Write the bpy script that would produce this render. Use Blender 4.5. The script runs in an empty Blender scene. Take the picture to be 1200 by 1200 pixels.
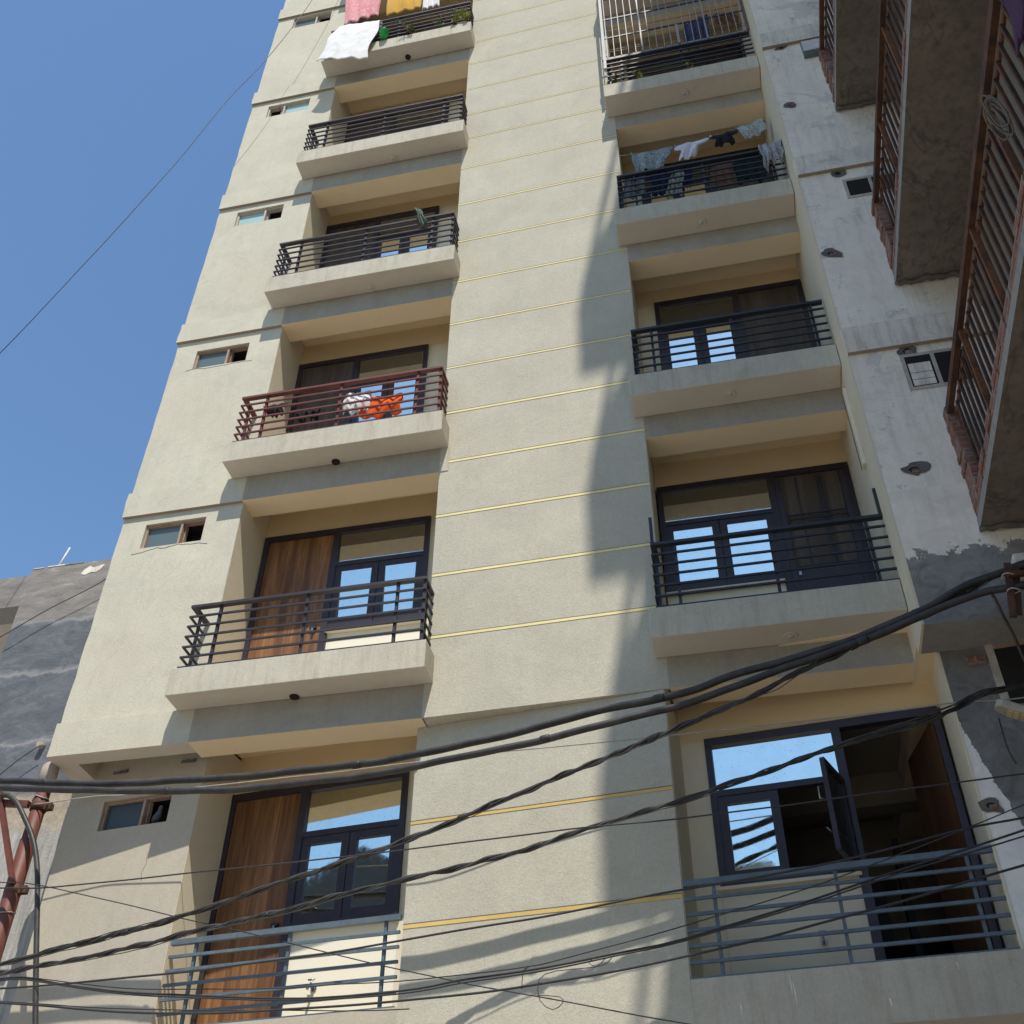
import bpy, math, random
from mathutils import Vector, Matrix
random.seed(7)
D = {'A': [(-1.541, -0.34, -0.22), (-0.132, -0.34, -0.403), (1.064, -0.38, -0.566), (1.923, -0.45, -0.645), (3.26, -0.566, -0.72), (3.937, -0.629, -0.707), (4.735, -0.706, -0.658), (5.437, -0.769, -0.566), (6.118, -0.823, -0.516), (6.477, -0.847, -0.433), (6.931, -0.878, -0.358), (7.423, -0.911, -0.255), (7.992, -0.95, -0.091), (8.212, -0.977, -0.0), (8.384, -0.998, 0.072), (8.592, -1.024, 0.119), (8.789, -1.05, 0.151), (9.172, -1.05, 0.205)], 'B': [(-1.474, -0.4, -0.274), (-0.061, -0.4, -0.499), (1.124, -0.44, -0.672), (1.976, -0.506, -0.781), (2.52, -0.55, -0.831), (3.293, -0.615, -0.856), (3.959, -0.675, -0.84), (4.745, -0.747, -0.795), (5.436, -0.803, -0.714), (6.11, -0.853, -0.639), (6.506, -0.88, -0.544), (6.92, -0.908, -0.437), (7.562, -0.952, -0.287), (7.968, -0.98, -0.166), (8.219, -1.011, -0.09), (8.481, -1.045, -0.041), (8.654, -1.069, -0.045), (9.105, -1.08, -0.002)], 'C': [(-0.513, -0.5, -2.295), (0.565, -0.5, -2.129), (1.161, -0.519, -2.028), (1.76, -0.539, -1.936), (2.22, -0.554, -1.84), (2.908, -0.578, -1.672), (3.367, -0.593, -1.565), (3.912, -0.612, -1.426), (4.725, -0.64, -1.162), (5.415, -0.74, -0.986), (6.093, -0.84, -0.808), (6.676, -0.865, -0.616), (7.024, -0.879, -0.464), (7.315, -0.892, -0.363), (7.602, -0.904, -0.246), (7.981, -0.92, -0.119), (8.244, -0.945, -0.006), (8.383, -0.958, 0.053), (8.543, -0.973, 0.123), (8.812, -1.0, 0.21), (9.21, -1.0, 0.305)], 'D': [(-0.469, -0.55, -2.312), (0.625, -0.55, -2.214), (1.354, -0.579, -2.151), (1.828, -0.598, -2.091), (2.286, -0.617, -2.019), (2.973, -0.646, -1.928), (3.424, -0.665, -1.845), (4.026, -0.691, -1.764), (4.748, -0.723, -1.658), (5.395, -0.751, -1.509), (6.036, -0.78, -1.381), (6.673, -0.769, -1.207), (7.23, -0.76, -1.053), (7.8, -0.75, -0.928), (8.082, -0.733, -0.83), (8.307, -0.72, -0.726), (8.604, -0.7, -0.677), (8.964, -0.7, -0.663)], 'E': [(-0.052, 0.12, -0.428), (0.581, 0.085, -0.419), (1.032, 0.06, -0.448), (2.278, -0.092, -0.519), (3.125, -0.224, -0.58), (3.993, -0.331, -0.612), (4.747, -0.336, -0.599), (5.556, -0.342, -0.611), (6.063, -0.358, -0.614), (7.394, -0.404, -0.621), (8.138, -0.431, -0.617), (8.505, -0.445, -0.639), (8.892, -0.45, -0.629)], 'F': [(0.292, -1.2, -1.771), (0.889, -1.2, -1.809), (1.377, -1.203, -1.841), (2.516, -1.21, -1.822), (3.61, -1.217, -1.799), (3.865, -1.218, -1.789), (4.448, -1.222, -1.77), (5.265, -1.228, -1.743), (6.049, -1.233, -1.732), (7.186, -1.242, -1.679), (8.272, -1.25, -1.637), (8.694, -1.25, -1.619)], 'G': [(-0.535, -0.3, -1.228), (0.171, -0.3, -1.351), (0.624, -0.338, -1.437), (2.195, -0.475, -1.896), (2.793, -0.532, -2.068), (3.452, -0.6, -2.277), (4.346, -0.7, -2.54), (4.764, -0.75, -2.647), (5.907, -0.9, -2.943), (6.423, -0.975, -3.078)], 'H': [(0.431, -1.0, -2.467), (0.999, -1.0, -2.487), (1.529, -1.006, -2.484), (2.562, -1.019, -2.46), (3.616, -1.033, -2.396), (4.426, -1.044, -2.314), (5.022, -1.053, -2.271), (5.607, -1.061, -2.2), (5.994, -1.067, -2.162), (6.938, -1.081, -2.061), (7.809, -1.094, -1.913), (8.227, -1.1, -1.865), (8.663, -1.1, -1.799)], 'I': [(0.329, -0.9, -2.382), (0.901, -0.9, -2.384), (1.094, -0.904, -2.385), (1.637, -0.917, -2.492), (2.22, -0.931, -2.576), (3.207, -0.955, -2.666), (3.625, -0.967, -2.676), (4.171, -0.982, -2.661), (4.485, -0.99, -2.627), (5.108, -1.008, -2.582), (5.583, -1.022, -2.523), (5.962, -1.033, -2.472), (6.712, -1.056, -2.307), (7.465, -1.078, -2.12), (8.204, -1.1, -1.95), (8.654, -1.1, -1.828)], 'I2': [(0.351, -0.92, -2.401), (0.921, -0.92, -2.404), (1.112, -0.925, -2.404), (1.652, -0.937, -2.508), (2.234, -0.95, -2.594), (3.218, -0.976, -2.687), (3.635, -0.987, -2.699), (4.178, -1.002, -2.684), (4.491, -1.011, -2.65), (5.112, -1.028, -2.605), (5.585, -1.042, -2.546), (5.963, -1.053, -2.492), (6.709, -1.075, -2.331), (7.458, -1.098, -2.15), (8.188, -1.12, -1.998), (8.63, -1.12, -1.893)], 'J': [(0.319, -0.9, -2.356), (0.899, -0.9, -2.378), (1.093, -0.906, -2.379), (1.633, -0.921, -2.469), (2.216, -0.938, -2.543), (3.203, -0.969, -2.603), (3.622, -0.983, -2.603), (4.173, -1.002, -2.607), (4.9, -1.028, -2.581), (5.212, -1.039, -2.543), (5.972, -1.067, -2.401), (6.916, -1.101, -2.188), (7.857, -1.136, -1.919), (8.239, -1.15, -1.801), (8.701, -1.15, -1.648)], 'K': [(0.455, -1.0, -2.529), (1.035, -1.0, -2.59), (2.333, -1.031, -2.737), (3.671, -1.067, -2.771), (4.842, -1.1, -2.735), (5.959, -1.133, -2.616), (7.046, -1.167, -2.438), (8.12, -1.2, -2.212), (8.555, -1.2, -2.093)], 'K2': [(0.45, -1.0, -2.516), (1.03, -1.0, -2.578), (2.327, -1.031, -2.714), (3.674, -1.067, -2.801), (4.152, -1.08, -2.819)], 'sky': [(-2.77, -1.0, 2.486), (-1.61, -1.0, 5.055), (-1.057, -0.875, 6.85), (-0.399, -0.75, 9.038), (0.091, -0.666, 10.926), (0.458, -0.616, 11.991), (0.759, -0.575, 13.098), (1.049, -0.535, 14.466), (1.504, -0.5, 17.199)], 'lw1': [(-0.222, 0.8, 3.054), (-0.62, 0.8, 2.758), (-1.168, 0.8, 2.479), (-1.537, 0.8, 2.252), (-2.079, 0.8, 1.91)], 'lw2': [(-0.716, 0.8, 0.633), (-0.941, 0.8, 0.467), (-1.092, 0.8, 0.325), (-1.557, 0.8, -0.033)], 'ins': (-0.762, 0.86, 0.67), 'hang': [(8.492, -1.02, -0.009), (8.539, -0.95, -0.045), (8.582, -0.85, -0.132), (8.653, -0.7, -0.229), (8.694, -0.6, -0.372), (8.755, -0.5, -0.552)], 'loop': [(5.412, -1.13, -2.575), (5.355, -1.13, -2.609), (5.41, -1.13, -2.639), (5.477, -1.13, -2.622), (5.512, -1.13, -2.581), (5.456, -1.13, -2.599), (5.398, -1.13, -2.644), (5.142, -1.13, -2.655), (5.029, -1.13, -2.702), (5.034, -1.13, -2.829), (5.116, -1.13, -2.89), (5.182, -1.13, -2.852), (5.161, -1.13, -2.815), (5.017, -1.13, -2.796)], 'loop2': [(4.916, -1.13, -2.749), (4.922, -1.13, -2.653), (4.95, -1.13, -2.612), (4.961, -1.13, -2.618), (4.927, -1.13, -2.637)], 'L': {'pink': [(1.438, -0.22, 15.24), (2.142, -0.22, 15.146), (2.129, -0.22, 13.805), (1.519, -0.22, 13.668)], 'yellow': [(2.191, -0.2, 15.064), (2.846, -0.2, 15.024), (2.881, -0.2, 13.761), (2.276, -0.2, 13.719)], 'white4': [(2.859, -0.18, 14.723), (3.234, -0.18, 14.712), (3.195, -0.18, 13.724), (2.91, -0.18, 13.696)], 'sheet': [(1.497, -0.33, 13.394), (2.263, -0.33, 13.303), (2.159, -0.38, 11.942), (1.292, -0.42, 12.178)], 'white1': [(2.62, -0.2, 4.246), (2.916, -0.2, 4.239), (2.951, -0.2, 3.883), (2.605, -0.2, 3.928)], 'orange': [(2.923, -0.19, 4.135), (3.303, -0.19, 4.123), (3.318, -0.19, 3.802), (2.767, -0.19, 3.808)], 'black1': [(1.552, -0.1, 4.377), (1.853, -0.1, 4.371), (1.884, -0.1, 4.164), (1.573, -0.1, 4.186)], 'black1b': [(1.955, -0.05, 4.27), (2.295, -0.05, 4.256), (2.251, -0.05, 4.109), (2.032, -0.05, 4.028)], 'green2': [(3.244, -0.3, 7.615), (3.347, -0.3, 7.486), (3.448, -0.3, 7.188), (3.357, -0.3, 7.159)], 'pat': [(6.15, -0.1, 8.23), (6.731, -0.1, 8.218), (6.55, -0.1, 7.79), (6.179, -0.1, 7.773)], 'whiteR': [(6.732, -0.1, 8.228), (7.201, -0.1, 8.285), (7.03, -0.1, 7.931), (6.701, -0.1, 7.861)], 'blackR': [(7.202, -0.1, 8.295), (7.555, -0.1, 8.349), (7.577, -0.1, 8.07), (7.173, -0.1, 8.025)], 'greyR': [(7.549, -0.1, 8.393), (7.92, -0.1, 8.494), (7.932, -0.1, 8.173), (7.645, -0.1, 8.088)], 'line': [(6.002, -0.1, 8.259), (6.151, -0.1, 8.24), (6.733, -0.1, 8.233), (7.213, -0.1, 8.295), (7.559, -0.1, 8.379), (7.92, -0.1, 8.494), (7.979, -0.1, 8.516)], 'navy': [(6.325, -0.3, 7.417), (6.688, -0.3, 7.337), (6.638, -0.3, 6.882), (6.276, -0.3, 6.866)], 'greyL': [(6.042, -0.3, 7.452), (6.324, -0.3, 7.398), (6.272, -0.3, 6.96), (6.013, -0.3, 6.93)], 'patb': [(6.668, -0.3, 7.363), (6.796, -0.3, 7.34), (6.728, -0.3, 6.835), (6.516, -0.3, 6.81)], 'navy2': [(6.777, -0.28, 7.397), (6.908, -0.28, 7.411), (6.872, -0.28, 7.042), (6.737, -0.28, 6.954)], 'brown': [(7.137, -0.25, 7.363), (7.376, -0.25, 7.399), (7.402, -0.25, 6.916), (7.068, -0.25, 6.912)], 'green': [(7.393, -0.28, 7.347), (7.746, -0.28, 7.461), (7.769, -0.28, 6.864), (7.399, -0.28, 6.872)], 'patR': [(7.733, -0.41, 7.393), (7.998, -0.41, 7.418), (7.997, -0.43, 7.059), (7.735, -0.43, 6.866)], 'blue3': [(7.158, 0.1, 11.889), (7.541, 0.1, 12.03), (7.51, 0.1, 11.246), (7.099, 0.1, 11.1)], 'dark3': [(7.632, 0.1, 12.018), (7.958, 0.1, 11.9), (7.972, 0.1, 11.588), (7.628, 0.1, 11.739)]}, 'plants': {'red': (2.794, -0.36, 12.507), 'leafy': (3.589, -0.36, 12.338), 'leafy2': (3.781, -0.34, 12.353), 'tall': (3.32, -0.3, 12.84), 'bucket': (2.364, -0.42, 12.659), 'viney': (6.024, -0.4, 9.885), 'vine2': (6.478, -0.45, 9.518)}, 'hose': [(-0.396, 0.07, -0.324), (-0.321, 0.07, -0.331), (-0.205, 0.07, -0.411), (-0.056, 0.07, -0.595), (0.072, 0.07, -0.773), (0.183, 0.07, -0.985), (0.285, 0.07, -1.267), (0.465, 0.07, -1.868), (0.634, 0.07, -2.42), (0.758, 0.07, -2.805)], 'pole_top': (-0.103, 0.2, -0.076), 'pole_clamp': (-0.016, 0.2, -0.437), 'pole_cl2': (0.002, 0.2, -1.218), 'arm_l': (-0.517, 0.2, -0.259), 'arm_r': (-0.114, 0.2, -0.436), 'strut_t': (-0.464, 0.2, -0.308), 'strut_b': (0.012, 0.2, -1.195), 'bracket': [(8.664, -1.1, 0.051), (8.578, -1.1, -0.313), (8.732, -1.1, 0.097), (8.634, -1.1, -0.282)], 'wbox': (8.811, -0.9, 0.278), 'lamp': (8.465, -0.8, -0.968), 'purple': [(8.58, -4.729, 1.513), (8.58, -5.144, 0.971), (8.58, -4.65, 0.905), (8.58, -4.596, 1.17)], 'coil': [(8.6, -4.394, 1.434), (8.6, -4.222, 1.231), (8.6, -4.191, 1.486)], 'holes': [(8.297, -0.745, 1.518), (8.146, -0.745, 4.645), (8.176, -0.745, 7.642), (8.263, -0.745, 9.096), (8.457, -0.745, 6.052), (8.559, -0.745, 3.005)], 'hole_low': (8.23, -0.299, -1.399), 'taps': [(2.674, 0.853, -2.019), (6.927, 0.418, -2.05)], 'cam': {'f': 1294.9508548357078, 'loc': (6.463, -8.373, -5.039), 'rt': (0.977, 0.214, 0.01), 'up': (0.132, -0.636, 0.76), 'fw': (-0.169, 0.741, 0.649)}}
L = D['L']
sc = bpy.context.scene
COL = sc.collection
PI = math.pi

# ------------------------------------------------------------------ materials
def mat(name):
    m = bpy.data.materials.new(name); m.use_nodes = True
    nt = m.node_tree; nt.nodes.clear()
    out = nt.nodes.new('ShaderNodeOutputMaterial'); b = nt.nodes.new('ShaderNodeBsdfPrincipled')
    nt.links.new(b.outputs[0], out.inputs[0])
    return m, nt, b
def node(nt, t, **kw):
    n = nt.nodes.new(t)
    for k, v in kw.items():
        if k in n.inputs.keys(): n.inputs[k].default_value = v
        else: setattr(n, k, v)
    return n
def coords(nt, scale=(1,1,1)):
    tc = node(nt, 'ShaderNodeTexCoord'); mp = node(nt, 'ShaderNodeMapping')
    mp.inputs['Scale'].default_value = scale
    nt.links.new(tc.outputs['Object'], mp.inputs['Vector'])
    return mp.outputs[0]
def noise(nt, vec, scale, detail=5, rough=.6, dist=0):
    n = node(nt, 'ShaderNodeTexNoise'); n.inputs['Scale'].default_value = scale
    n.inputs['Detail'].default_value = detail; n.inputs['Roughness'].default_value = rough
    n.inputs['Distortion'].default_value = dist
    nt.links.new(vec, n.inputs['Vector']); return n.outputs['Fac']
def ramp(nt, fac, stops):
    r = node(nt, 'ShaderNodeValToRGB'); cr = r.color_ramp
    while len(cr.elements) < len(stops): cr.elements.new(.5)
    for e, (p, c) in zip(cr.elements, stops):
        e.position = p; e.color = (c[0], c[1], c[2], 1) if not isinstance(c, (int, float)) else (c, c, c, 1)
    nt.links.new(fac, r.inputs[0]); return r.outputs[0]
def mix(nt, fac, a, b, blend='MIX'):
    n = node(nt, 'ShaderNodeMix', data_type='RGBA', blend_type=blend)
    for sock, v in ((n.inputs[0], fac), (n.inputs[6], a), (n.inputs[7], b)):
        if isinstance(v, (int, float)): sock.default_value = v
        elif isinstance(v, tuple): sock.default_value = (v[0], v[1], v[2], 1)
        else: nt.links.new(v, sock)
    return n.outputs[2]
def bump(nt, b, h, strength, dist=.01):
    n = node(nt, 'ShaderNodeBump'); n.inputs['Strength'].default_value = strength; n.inputs['Distance'].default_value = dist
    nt.links.new(h, n.inputs['Height']); nt.links.new(n.outputs[0], b.inputs['Normal'])
def sc_(c, k): return tuple(min(1, x * k) for x in c)

def plaster(name, c, rough=.92, mottle=.12, grit=.5, stain=0.0, stain_col=None, big=1.2, speck=0, warm=None, vein=0, patch=None):
    m, nt, b = mat(name)
    v = coords(nt)
    n1 = noise(nt, v, big, 6, .62, .4)
    col = ramp(nt, n1, [(.3, sc_(c, 1 - mottle)), (.7, sc_(c, 1 + mottle * .7))])
    n1b = noise(nt, v, big * 6, 5, .7, 1.0)
    col = mix(nt, mottle * 1.1, col, ramp(nt, n1b, [(.36, sc_(c, .7)), (.62, sc_(c, 1.12))]))
    if warm:
        n3 = noise(nt, v, .55, 4, .5, .3)
        col = mix(nt, ramp(nt, n3, [(.45, 0), (.7, .55)]), col, warm)
    n2 = noise(nt, v, 130, 3, .7)
    col = mix(nt, .35 * grit, col, ramp(nt, n2, [(.3, sc_(c, .55)), (.6, sc_(c, 1.2))]))
    n4 = noise(nt, v, 52, 2, .55)
    col = mix(nt, .15 * grit, col, ramp(nt, n4, [(.36, sc_(c, .6)), (.5, c), (.66, sc_(c, 1.35))]))
    if stain:
        vs = coords(nt, (7, 7, .7)); s1 = noise(nt, vs, 1.6, 6, .7)
        col = mix(nt, ramp(nt, s1, [(.48, 0), (.72, stain)]), col, stain_col or sc_(c, .5))
        vb = coords(nt); s2 = noise(nt, vb, 2.6, 7, .75, .8)
        col = mix(nt, ramp(nt, s2, [(.56, 0), (.72, stain * .8)]), col, stain_col or sc_(c, .5))
    if speck:
        vo = node(nt, 'ShaderNodeTexVoronoi'); vo.inputs['Scale'].default_value = 55; nt.links.new(v, vo.inputs['Vector'])
        col = mix(nt, ramp(nt, vo.outputs['Distance'], [(.05, speck), (.13, 0)]), col, sc_(c, 1.7))
    if patch:
        p1 = noise(nt, v, 1.1, 8, .72, .5)
        col = mix(nt, ramp(nt, p1, [(.56, 0), (.585, .8)]), col, patch)
        p2 = noise(nt, coords(nt, (1.7, 1.3, 1.9)), 2.3, 8, .75, .8)
        col = mix(nt, ramp(nt, p2, [(.60, 0), (.63, .6)]), col, sc_(patch, .7))
    if vein:
        ve = noise(nt, coords(nt, (1, .6, 1)), .8, 5, .6, 1.0)
        col = mix(nt, ramp(nt, ve, [(.488, 0), (.499, vein), (.501, vein), (.512, 0)]), col, sc_(c, .35))
    nt.links.new(col, b.inputs['Base Color']); b.inputs['Roughness'].default_value = rough
    b.inputs['Specular IOR Level'].default_value = .15
    h = mix(nt, .35, mix(nt, .5, n2, n4), n1b)
    bump(nt, b, h, .55 * grit + .15, .012)
    return m

def metal(name, c, rough=.5, rust=None, amt=.4, metallic=.0):
    m, nt, b = mat(name); v = coords(nt)
    n1 = noise(nt, v, 9, 6, .7, .5)
    col = ramp(nt, n1, [(.3, sc_(c, .75)), (.7, sc_(c, 1.25))])
    if rust:
        n2 = noise(nt, v, 4.5, 7, .75, .6)
        col = mix(nt, ramp(nt, n2, [(.42, 0), (.6, amt)]), col, rust)
    nt.links.new(col, b.inputs['Base Color']); b.inputs['Roughness'].default_value = rough; b.inputs['Metallic'].default_value = metallic
    b.inputs['Specular IOR Level'].default_value = .4
    bump(nt, b, noise(nt, v, 60, 4, .6), .12, .004)
    return m

def cloth_mat(name, c, c2=None, scale=30, kind='plain', fuzz=.05):
    m, nt, b = mat(name); v = coords(nt)
    n1 = noise(nt, v, 5, 5, .6)
    col = ramp(nt, n1, [(.3, sc_(c, .82)), (.7, sc_(c, 1.08))])
    if c2 and kind == 'spots':
        vo = node(nt, 'ShaderNodeTexVoronoi'); vo.inputs['Scale'].default_value = scale; nt.links.new(v, vo.inputs['Vector'])
        col = mix(nt, ramp(nt, vo.outputs['Distance'], [(.28, 1), (.36, 0)]), col, c2)
    elif c2:
        n2 = noise(nt, v, scale, 4, .7, 2.0)
        col = mix(nt, ramp(nt, n2, [(.45, 0), (.55, 1)]), col, c2)
    nt.links.new(col, b.inputs['Base Color']); b.inputs['Roughness'].default_value = .95
    b.inputs['Specular IOR Level'].default_value = .1
    b.inputs['Sheen Weight'].default_value = fuzz
    bump(nt, b, noise(nt, v, 40, 5, .7), .35, .006)
    return m

M = {}
M['facade'] = plaster('cream_sand_plaster', (.555, .526, .420), mottle=.22, grit=.75, stain=.2, stain_col=(.43, .39, .31), vein=.10, warm=(.565, .50, .395))
M['pier'] = plaster('grey_sand_plaster', (.51, .482, .388), mottle=.17, grit=.9, big=1.6, speck=.4, stain=.18, stain_col=(.39, .36, .295))
M['trim'] = plaster('concrete_trim_plaster', (.52, .488, .395), mottle=.16, grit=.65, stain=.55, stain_col=(.335, .28, .21), big=2.5, speck=.2)
M['beam'] = plaster('shade_darkened_beam_plaster', (.37, .345, .29), mottle=.2, grit=.6, stain=.25, stain_col=(.24, .20, .155), big=2.2)  # trim plaster darkened so the beams read as shaded under the slabs
M['low'] = plaster('lower_plaster', (.475, .435, .35), mottle=.13, grit=.5, stain=.2, stain_col=(.35, .29, .22), warm=(.48, .40, .30))
M['cream'] = plaster('cream_wall_paint', (.74, .66, .50), mottle=.06, grit=.14, rough=.75, stain=.08, stain_col=(.5, .43, .32))
M['tan'] = plaster('tan_wall_paint', (.74, .57, .34), mottle=.05, grit=.12, rough=.75)
M['soffit'] = plaster('soffit_paint', (.84, .68, .455), mottle=.05, grit=.12, rough=.8)
M['under'] = plaster('slab_underside_paint', (.60, .54, .455), mottle=.06, grit=.15, rough=.85, stain=.15, stain_col=(.38, .32, .27))
M['dado'] = plaster('pale_cream_paint', (.86, .80, .64), mottle=.03, grit=.1, rough=.7)
M['yellow'] = plaster('yellow_groove_paint', (.84, .72, .36), mottle=.10, grit=.2, rough=.7)
M['yellow_low'] = plaster('orange_groove_paint', (.66, .47, .17), mottle=.12, grit=.2, rough=.7)
M['frame'] = metal('dark_purple_brown_frame', (.034, .027, .034), .42)
M['white_wall'] = plaster('weathered_white_wall', (.90, .82, .70), mottle=.14, grit=.4, stain=.35, stain_col=(.42, .38, .34), big=1.8, vein=.12, patch=(.62, .60, .56))
M['white_band'] = plaster('weathered_band', (.80, .73, .63), mottle=.16, grit=.4, vein=.15, stain=.6, stain_col=(.28, .25, .22), big=2.4)
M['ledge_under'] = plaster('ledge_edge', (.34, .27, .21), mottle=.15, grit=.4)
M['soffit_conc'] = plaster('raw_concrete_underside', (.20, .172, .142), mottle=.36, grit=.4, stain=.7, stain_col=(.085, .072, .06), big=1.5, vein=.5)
M['conc'] = plaster('grey_concrete', (.32, .31, .29), mottle=.2, grit=.4, stain=.4, stain_col=(.16, .15, .14))
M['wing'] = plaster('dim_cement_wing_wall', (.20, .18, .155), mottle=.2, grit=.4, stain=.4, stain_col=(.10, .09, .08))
M['hole'] = plaster('rubble_hole', (.16, .15, .135), mottle=.4, grit=.9, big=14)
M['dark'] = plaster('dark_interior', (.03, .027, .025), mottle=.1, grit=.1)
M['room'] = plaster('room_paint', (.32, .28, .23), mottle=.05, grit=.1)
M['rail'] = metal('dark_brown_rail_paint', (.035, .030, .033), .45)
M['rail_red'] = metal('red_brown_rail_paint', (.135, .038, .028), .45, rust=(.10, .045, .03), amt=.3)
M['rail_blue'] = metal('blue_grey_rail_paint', (.105, .15, .185), .5, rust=(.09, .10, .11), amt=.5)
M['rail_black'] = metal('black_rail_paint', (.022, .024, .03), .45)
M['rust'] = metal('rusty_steel', (.10, .04, .02), .75, rust=(.21, .085, .028), amt=.85)
M['rust_dark'] = metal('dark_rusty_steel', (.05, .025, .017), .7, rust=(.17, .068, .025), amt=.6)
M['pole'] = metal('red_oxide_pole_paint', (.15, .045, .03), .55, rust=(.10, .05, .035), amt=.5)
M['silver'] = metal('white_painted_grille', (.25, .245, .24), .45, rust=(.22, .10, .06), amt=.12)
M['cable'] = metal('black_cable_sheath', (.030, .028, .027), .5, rust=(.08, .074, .067), amt=.5)
M['strand'] = metal('grey_cable_strand', (.045, .042, .039), .45, rust=(.12, .11, .098), amt=.5)
M['wire'] = metal('dark_wire', (.035, .033, .034), .5)
M['wire_pale'] = metal('pale_wire', (.36, .34, .31), .5)
M['rope'] = metal('old_rope', (.13, .115, .10), .9)
M['steel'] = metal('tap_steel', (.35, .34, .32), .3, metallic=.9)
M['white_plastic'] = metal('white_plastic', (.62, .62, .60), .5)
M['lamp'] = metal('beige_lamp_body', (.36, .33, .26), .5)
M['lamp_lens'] = metal('amber_lamp_lens', (.55, .44, .22), .35)
M['wood_frame'] = metal('bare_wood_frame', (.34, .22, .15), .8, rust=(.42, .34, .27), amt=.7)
M['wood_frame_pale'] = metal('pale_window_frame', (.50, .46, .40), .75, rust=(.36, .27, .20), amt=.5)
M['pot'] = metal('clay_pot', (.24, .10, .06), .8)
M['green_plastic'] = metal('green_plastic', (.02, .34, .07), .4)
M['cap'] = plaster('mortar_cap', (.42, .35, .29), mottle=.3, grit=.9, big=12)
M['asphalt'] = plaster('dusty_concrete_road', (.43, .39, .33), mottle=.25, grit=.8, stain=.4, stain_col=(.36, .33, .28))
M['pave'] = plaster('pavement', (.44, .40, .35), mottle=.2, grit=.5, stain=.4)
M['opp'] = plaster('opposite_wall', (.30, .29, .27), mottle=.15, grit=.3, stain=.4)
M['roof'] = metal('dark_sheet_roof', (.05, .052, .056), .6)

def wood(name, c_dark, c_mid, c_light, rough=.45, sx=9):
    m, nt, b = mat(name)
    v = coords(nt, (sx, sx, .55)); n1 = noise(nt, v, 1.3, 8, .68, 1.4)
    col = ramp(nt, n1, [(.28, c_dark), (.47, c_mid), (.62, c_light), (.75, c_mid)])
    v2 = coords(nt, (60, 60, 1.2)); n2 = noise(nt, v2, 2, 4, .7)
    col = mix(nt, .35, col, ramp(nt, n2, [(.3, sc_(c_dark, .8)), (.7, c_light)]))
    v3 = coords(nt, (3.2, 3.2, .08)); n3 = noise(nt, v3, 1.6, 2, .5)
    col = mix(nt, ramp(nt, n3, [(.45, 0), (.55, .45)]), col, c_dark)
    nt.links.new(col, b.inputs['Base Color']); b.inputs['Roughness'].default_value = rough
    b.inputs['Specular IOR Level'].default_value = .3
    return m
M['wood'] = wood('walnut_laminate', (.065, .026, .012), (.20, .09, .036), (.40, .20, .085))
M['wood_dull'] = wood('dull_brown_laminate', (.05, .037, .028), (.09, .066, .05), (.13, .098, .075), .6)
M['wood_open'] = wood('dark_walnut_laminate', (.06, .028, .014), (.115, .055, .026), (.17, .085, .04))

def glass(name, tint=(.92, .96, .86), mixf=.9):
    m, nt, b = mat(name)
    v = coords(nt)
    b.inputs['Metallic'].default_value = 1
    n = noise(nt, v, 7, 6, .7, .6)
    vo = node(nt, 'ShaderNodeTexVoronoi'); vo.inputs['Scale'].default_value = 26; nt.links.new(v, vo.inputs['Vector'])
    sp_ = mix(nt, ramp(nt, vo.outputs['Distance'], [(.07, .75), (.12, 0)]), ramp(nt, n, [(.35, sc_(tint, .93)), (.6, tint)]), (.12, .13, .14))
    nt.links.new(sp_, b.inputs['Base Color'])
    n2 = noise(nt, v, 26, 3, .6)
    nt.links.new(ramp(nt, n2, [(.4, .015), (.75, .06)]), b.inputs['Roughness'])
    d = node(nt, 'ShaderNodeBsdfDiffuse'); d.inputs[0].default_value = (.05, .055, .06, 1)
    mx = node(nt, 'ShaderNodeMixShader'); mx.inputs[0].default_value = mixf
    nt.links.new(d.outputs[0], mx.inputs[1]); nt.links.new(b.outputs[0], mx.inputs[2])
    out = [x for x in nt.nodes if x.type == 'OUTPUT_MATERIAL'][0]
    nt.links.new(mx.outputs[0], out.inputs[0])
    n3 = noise(nt, v, 2.2, 2, .5)
    bump(nt, b, n3, .10, .004)
    return m
M['glass'] = glass('reflective_window_glass')
M['glass_dim'] = glass('dim_window_glass', (.80, .86, .86), .62)
M['glass_dusty'] = glass('dusty_glass', (.5, .58, .6), .35)
M['frost'] = None
m, nt, b = mat('frosted_teal_glass'); b.inputs['Base Color'].default_value = (.11, .145, .15, 1); b.inputs['Roughness'].default_value = .25; M['frost'] = m
m, nt, b = mat('dim_frosted_glass'); b.inputs['Base Color'].default_value = (.045, .06, .065, 1); b.inputs['Roughness'].default_value = .3; M['frost_dark'] = m
m, nt, b = mat('pale_teal_glass'); b.inputs['Base Color'].default_value = (.36, .52, .50, 1); b.inputs['Roughness'].default_value = .25; M['frost_light'] = m

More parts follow.
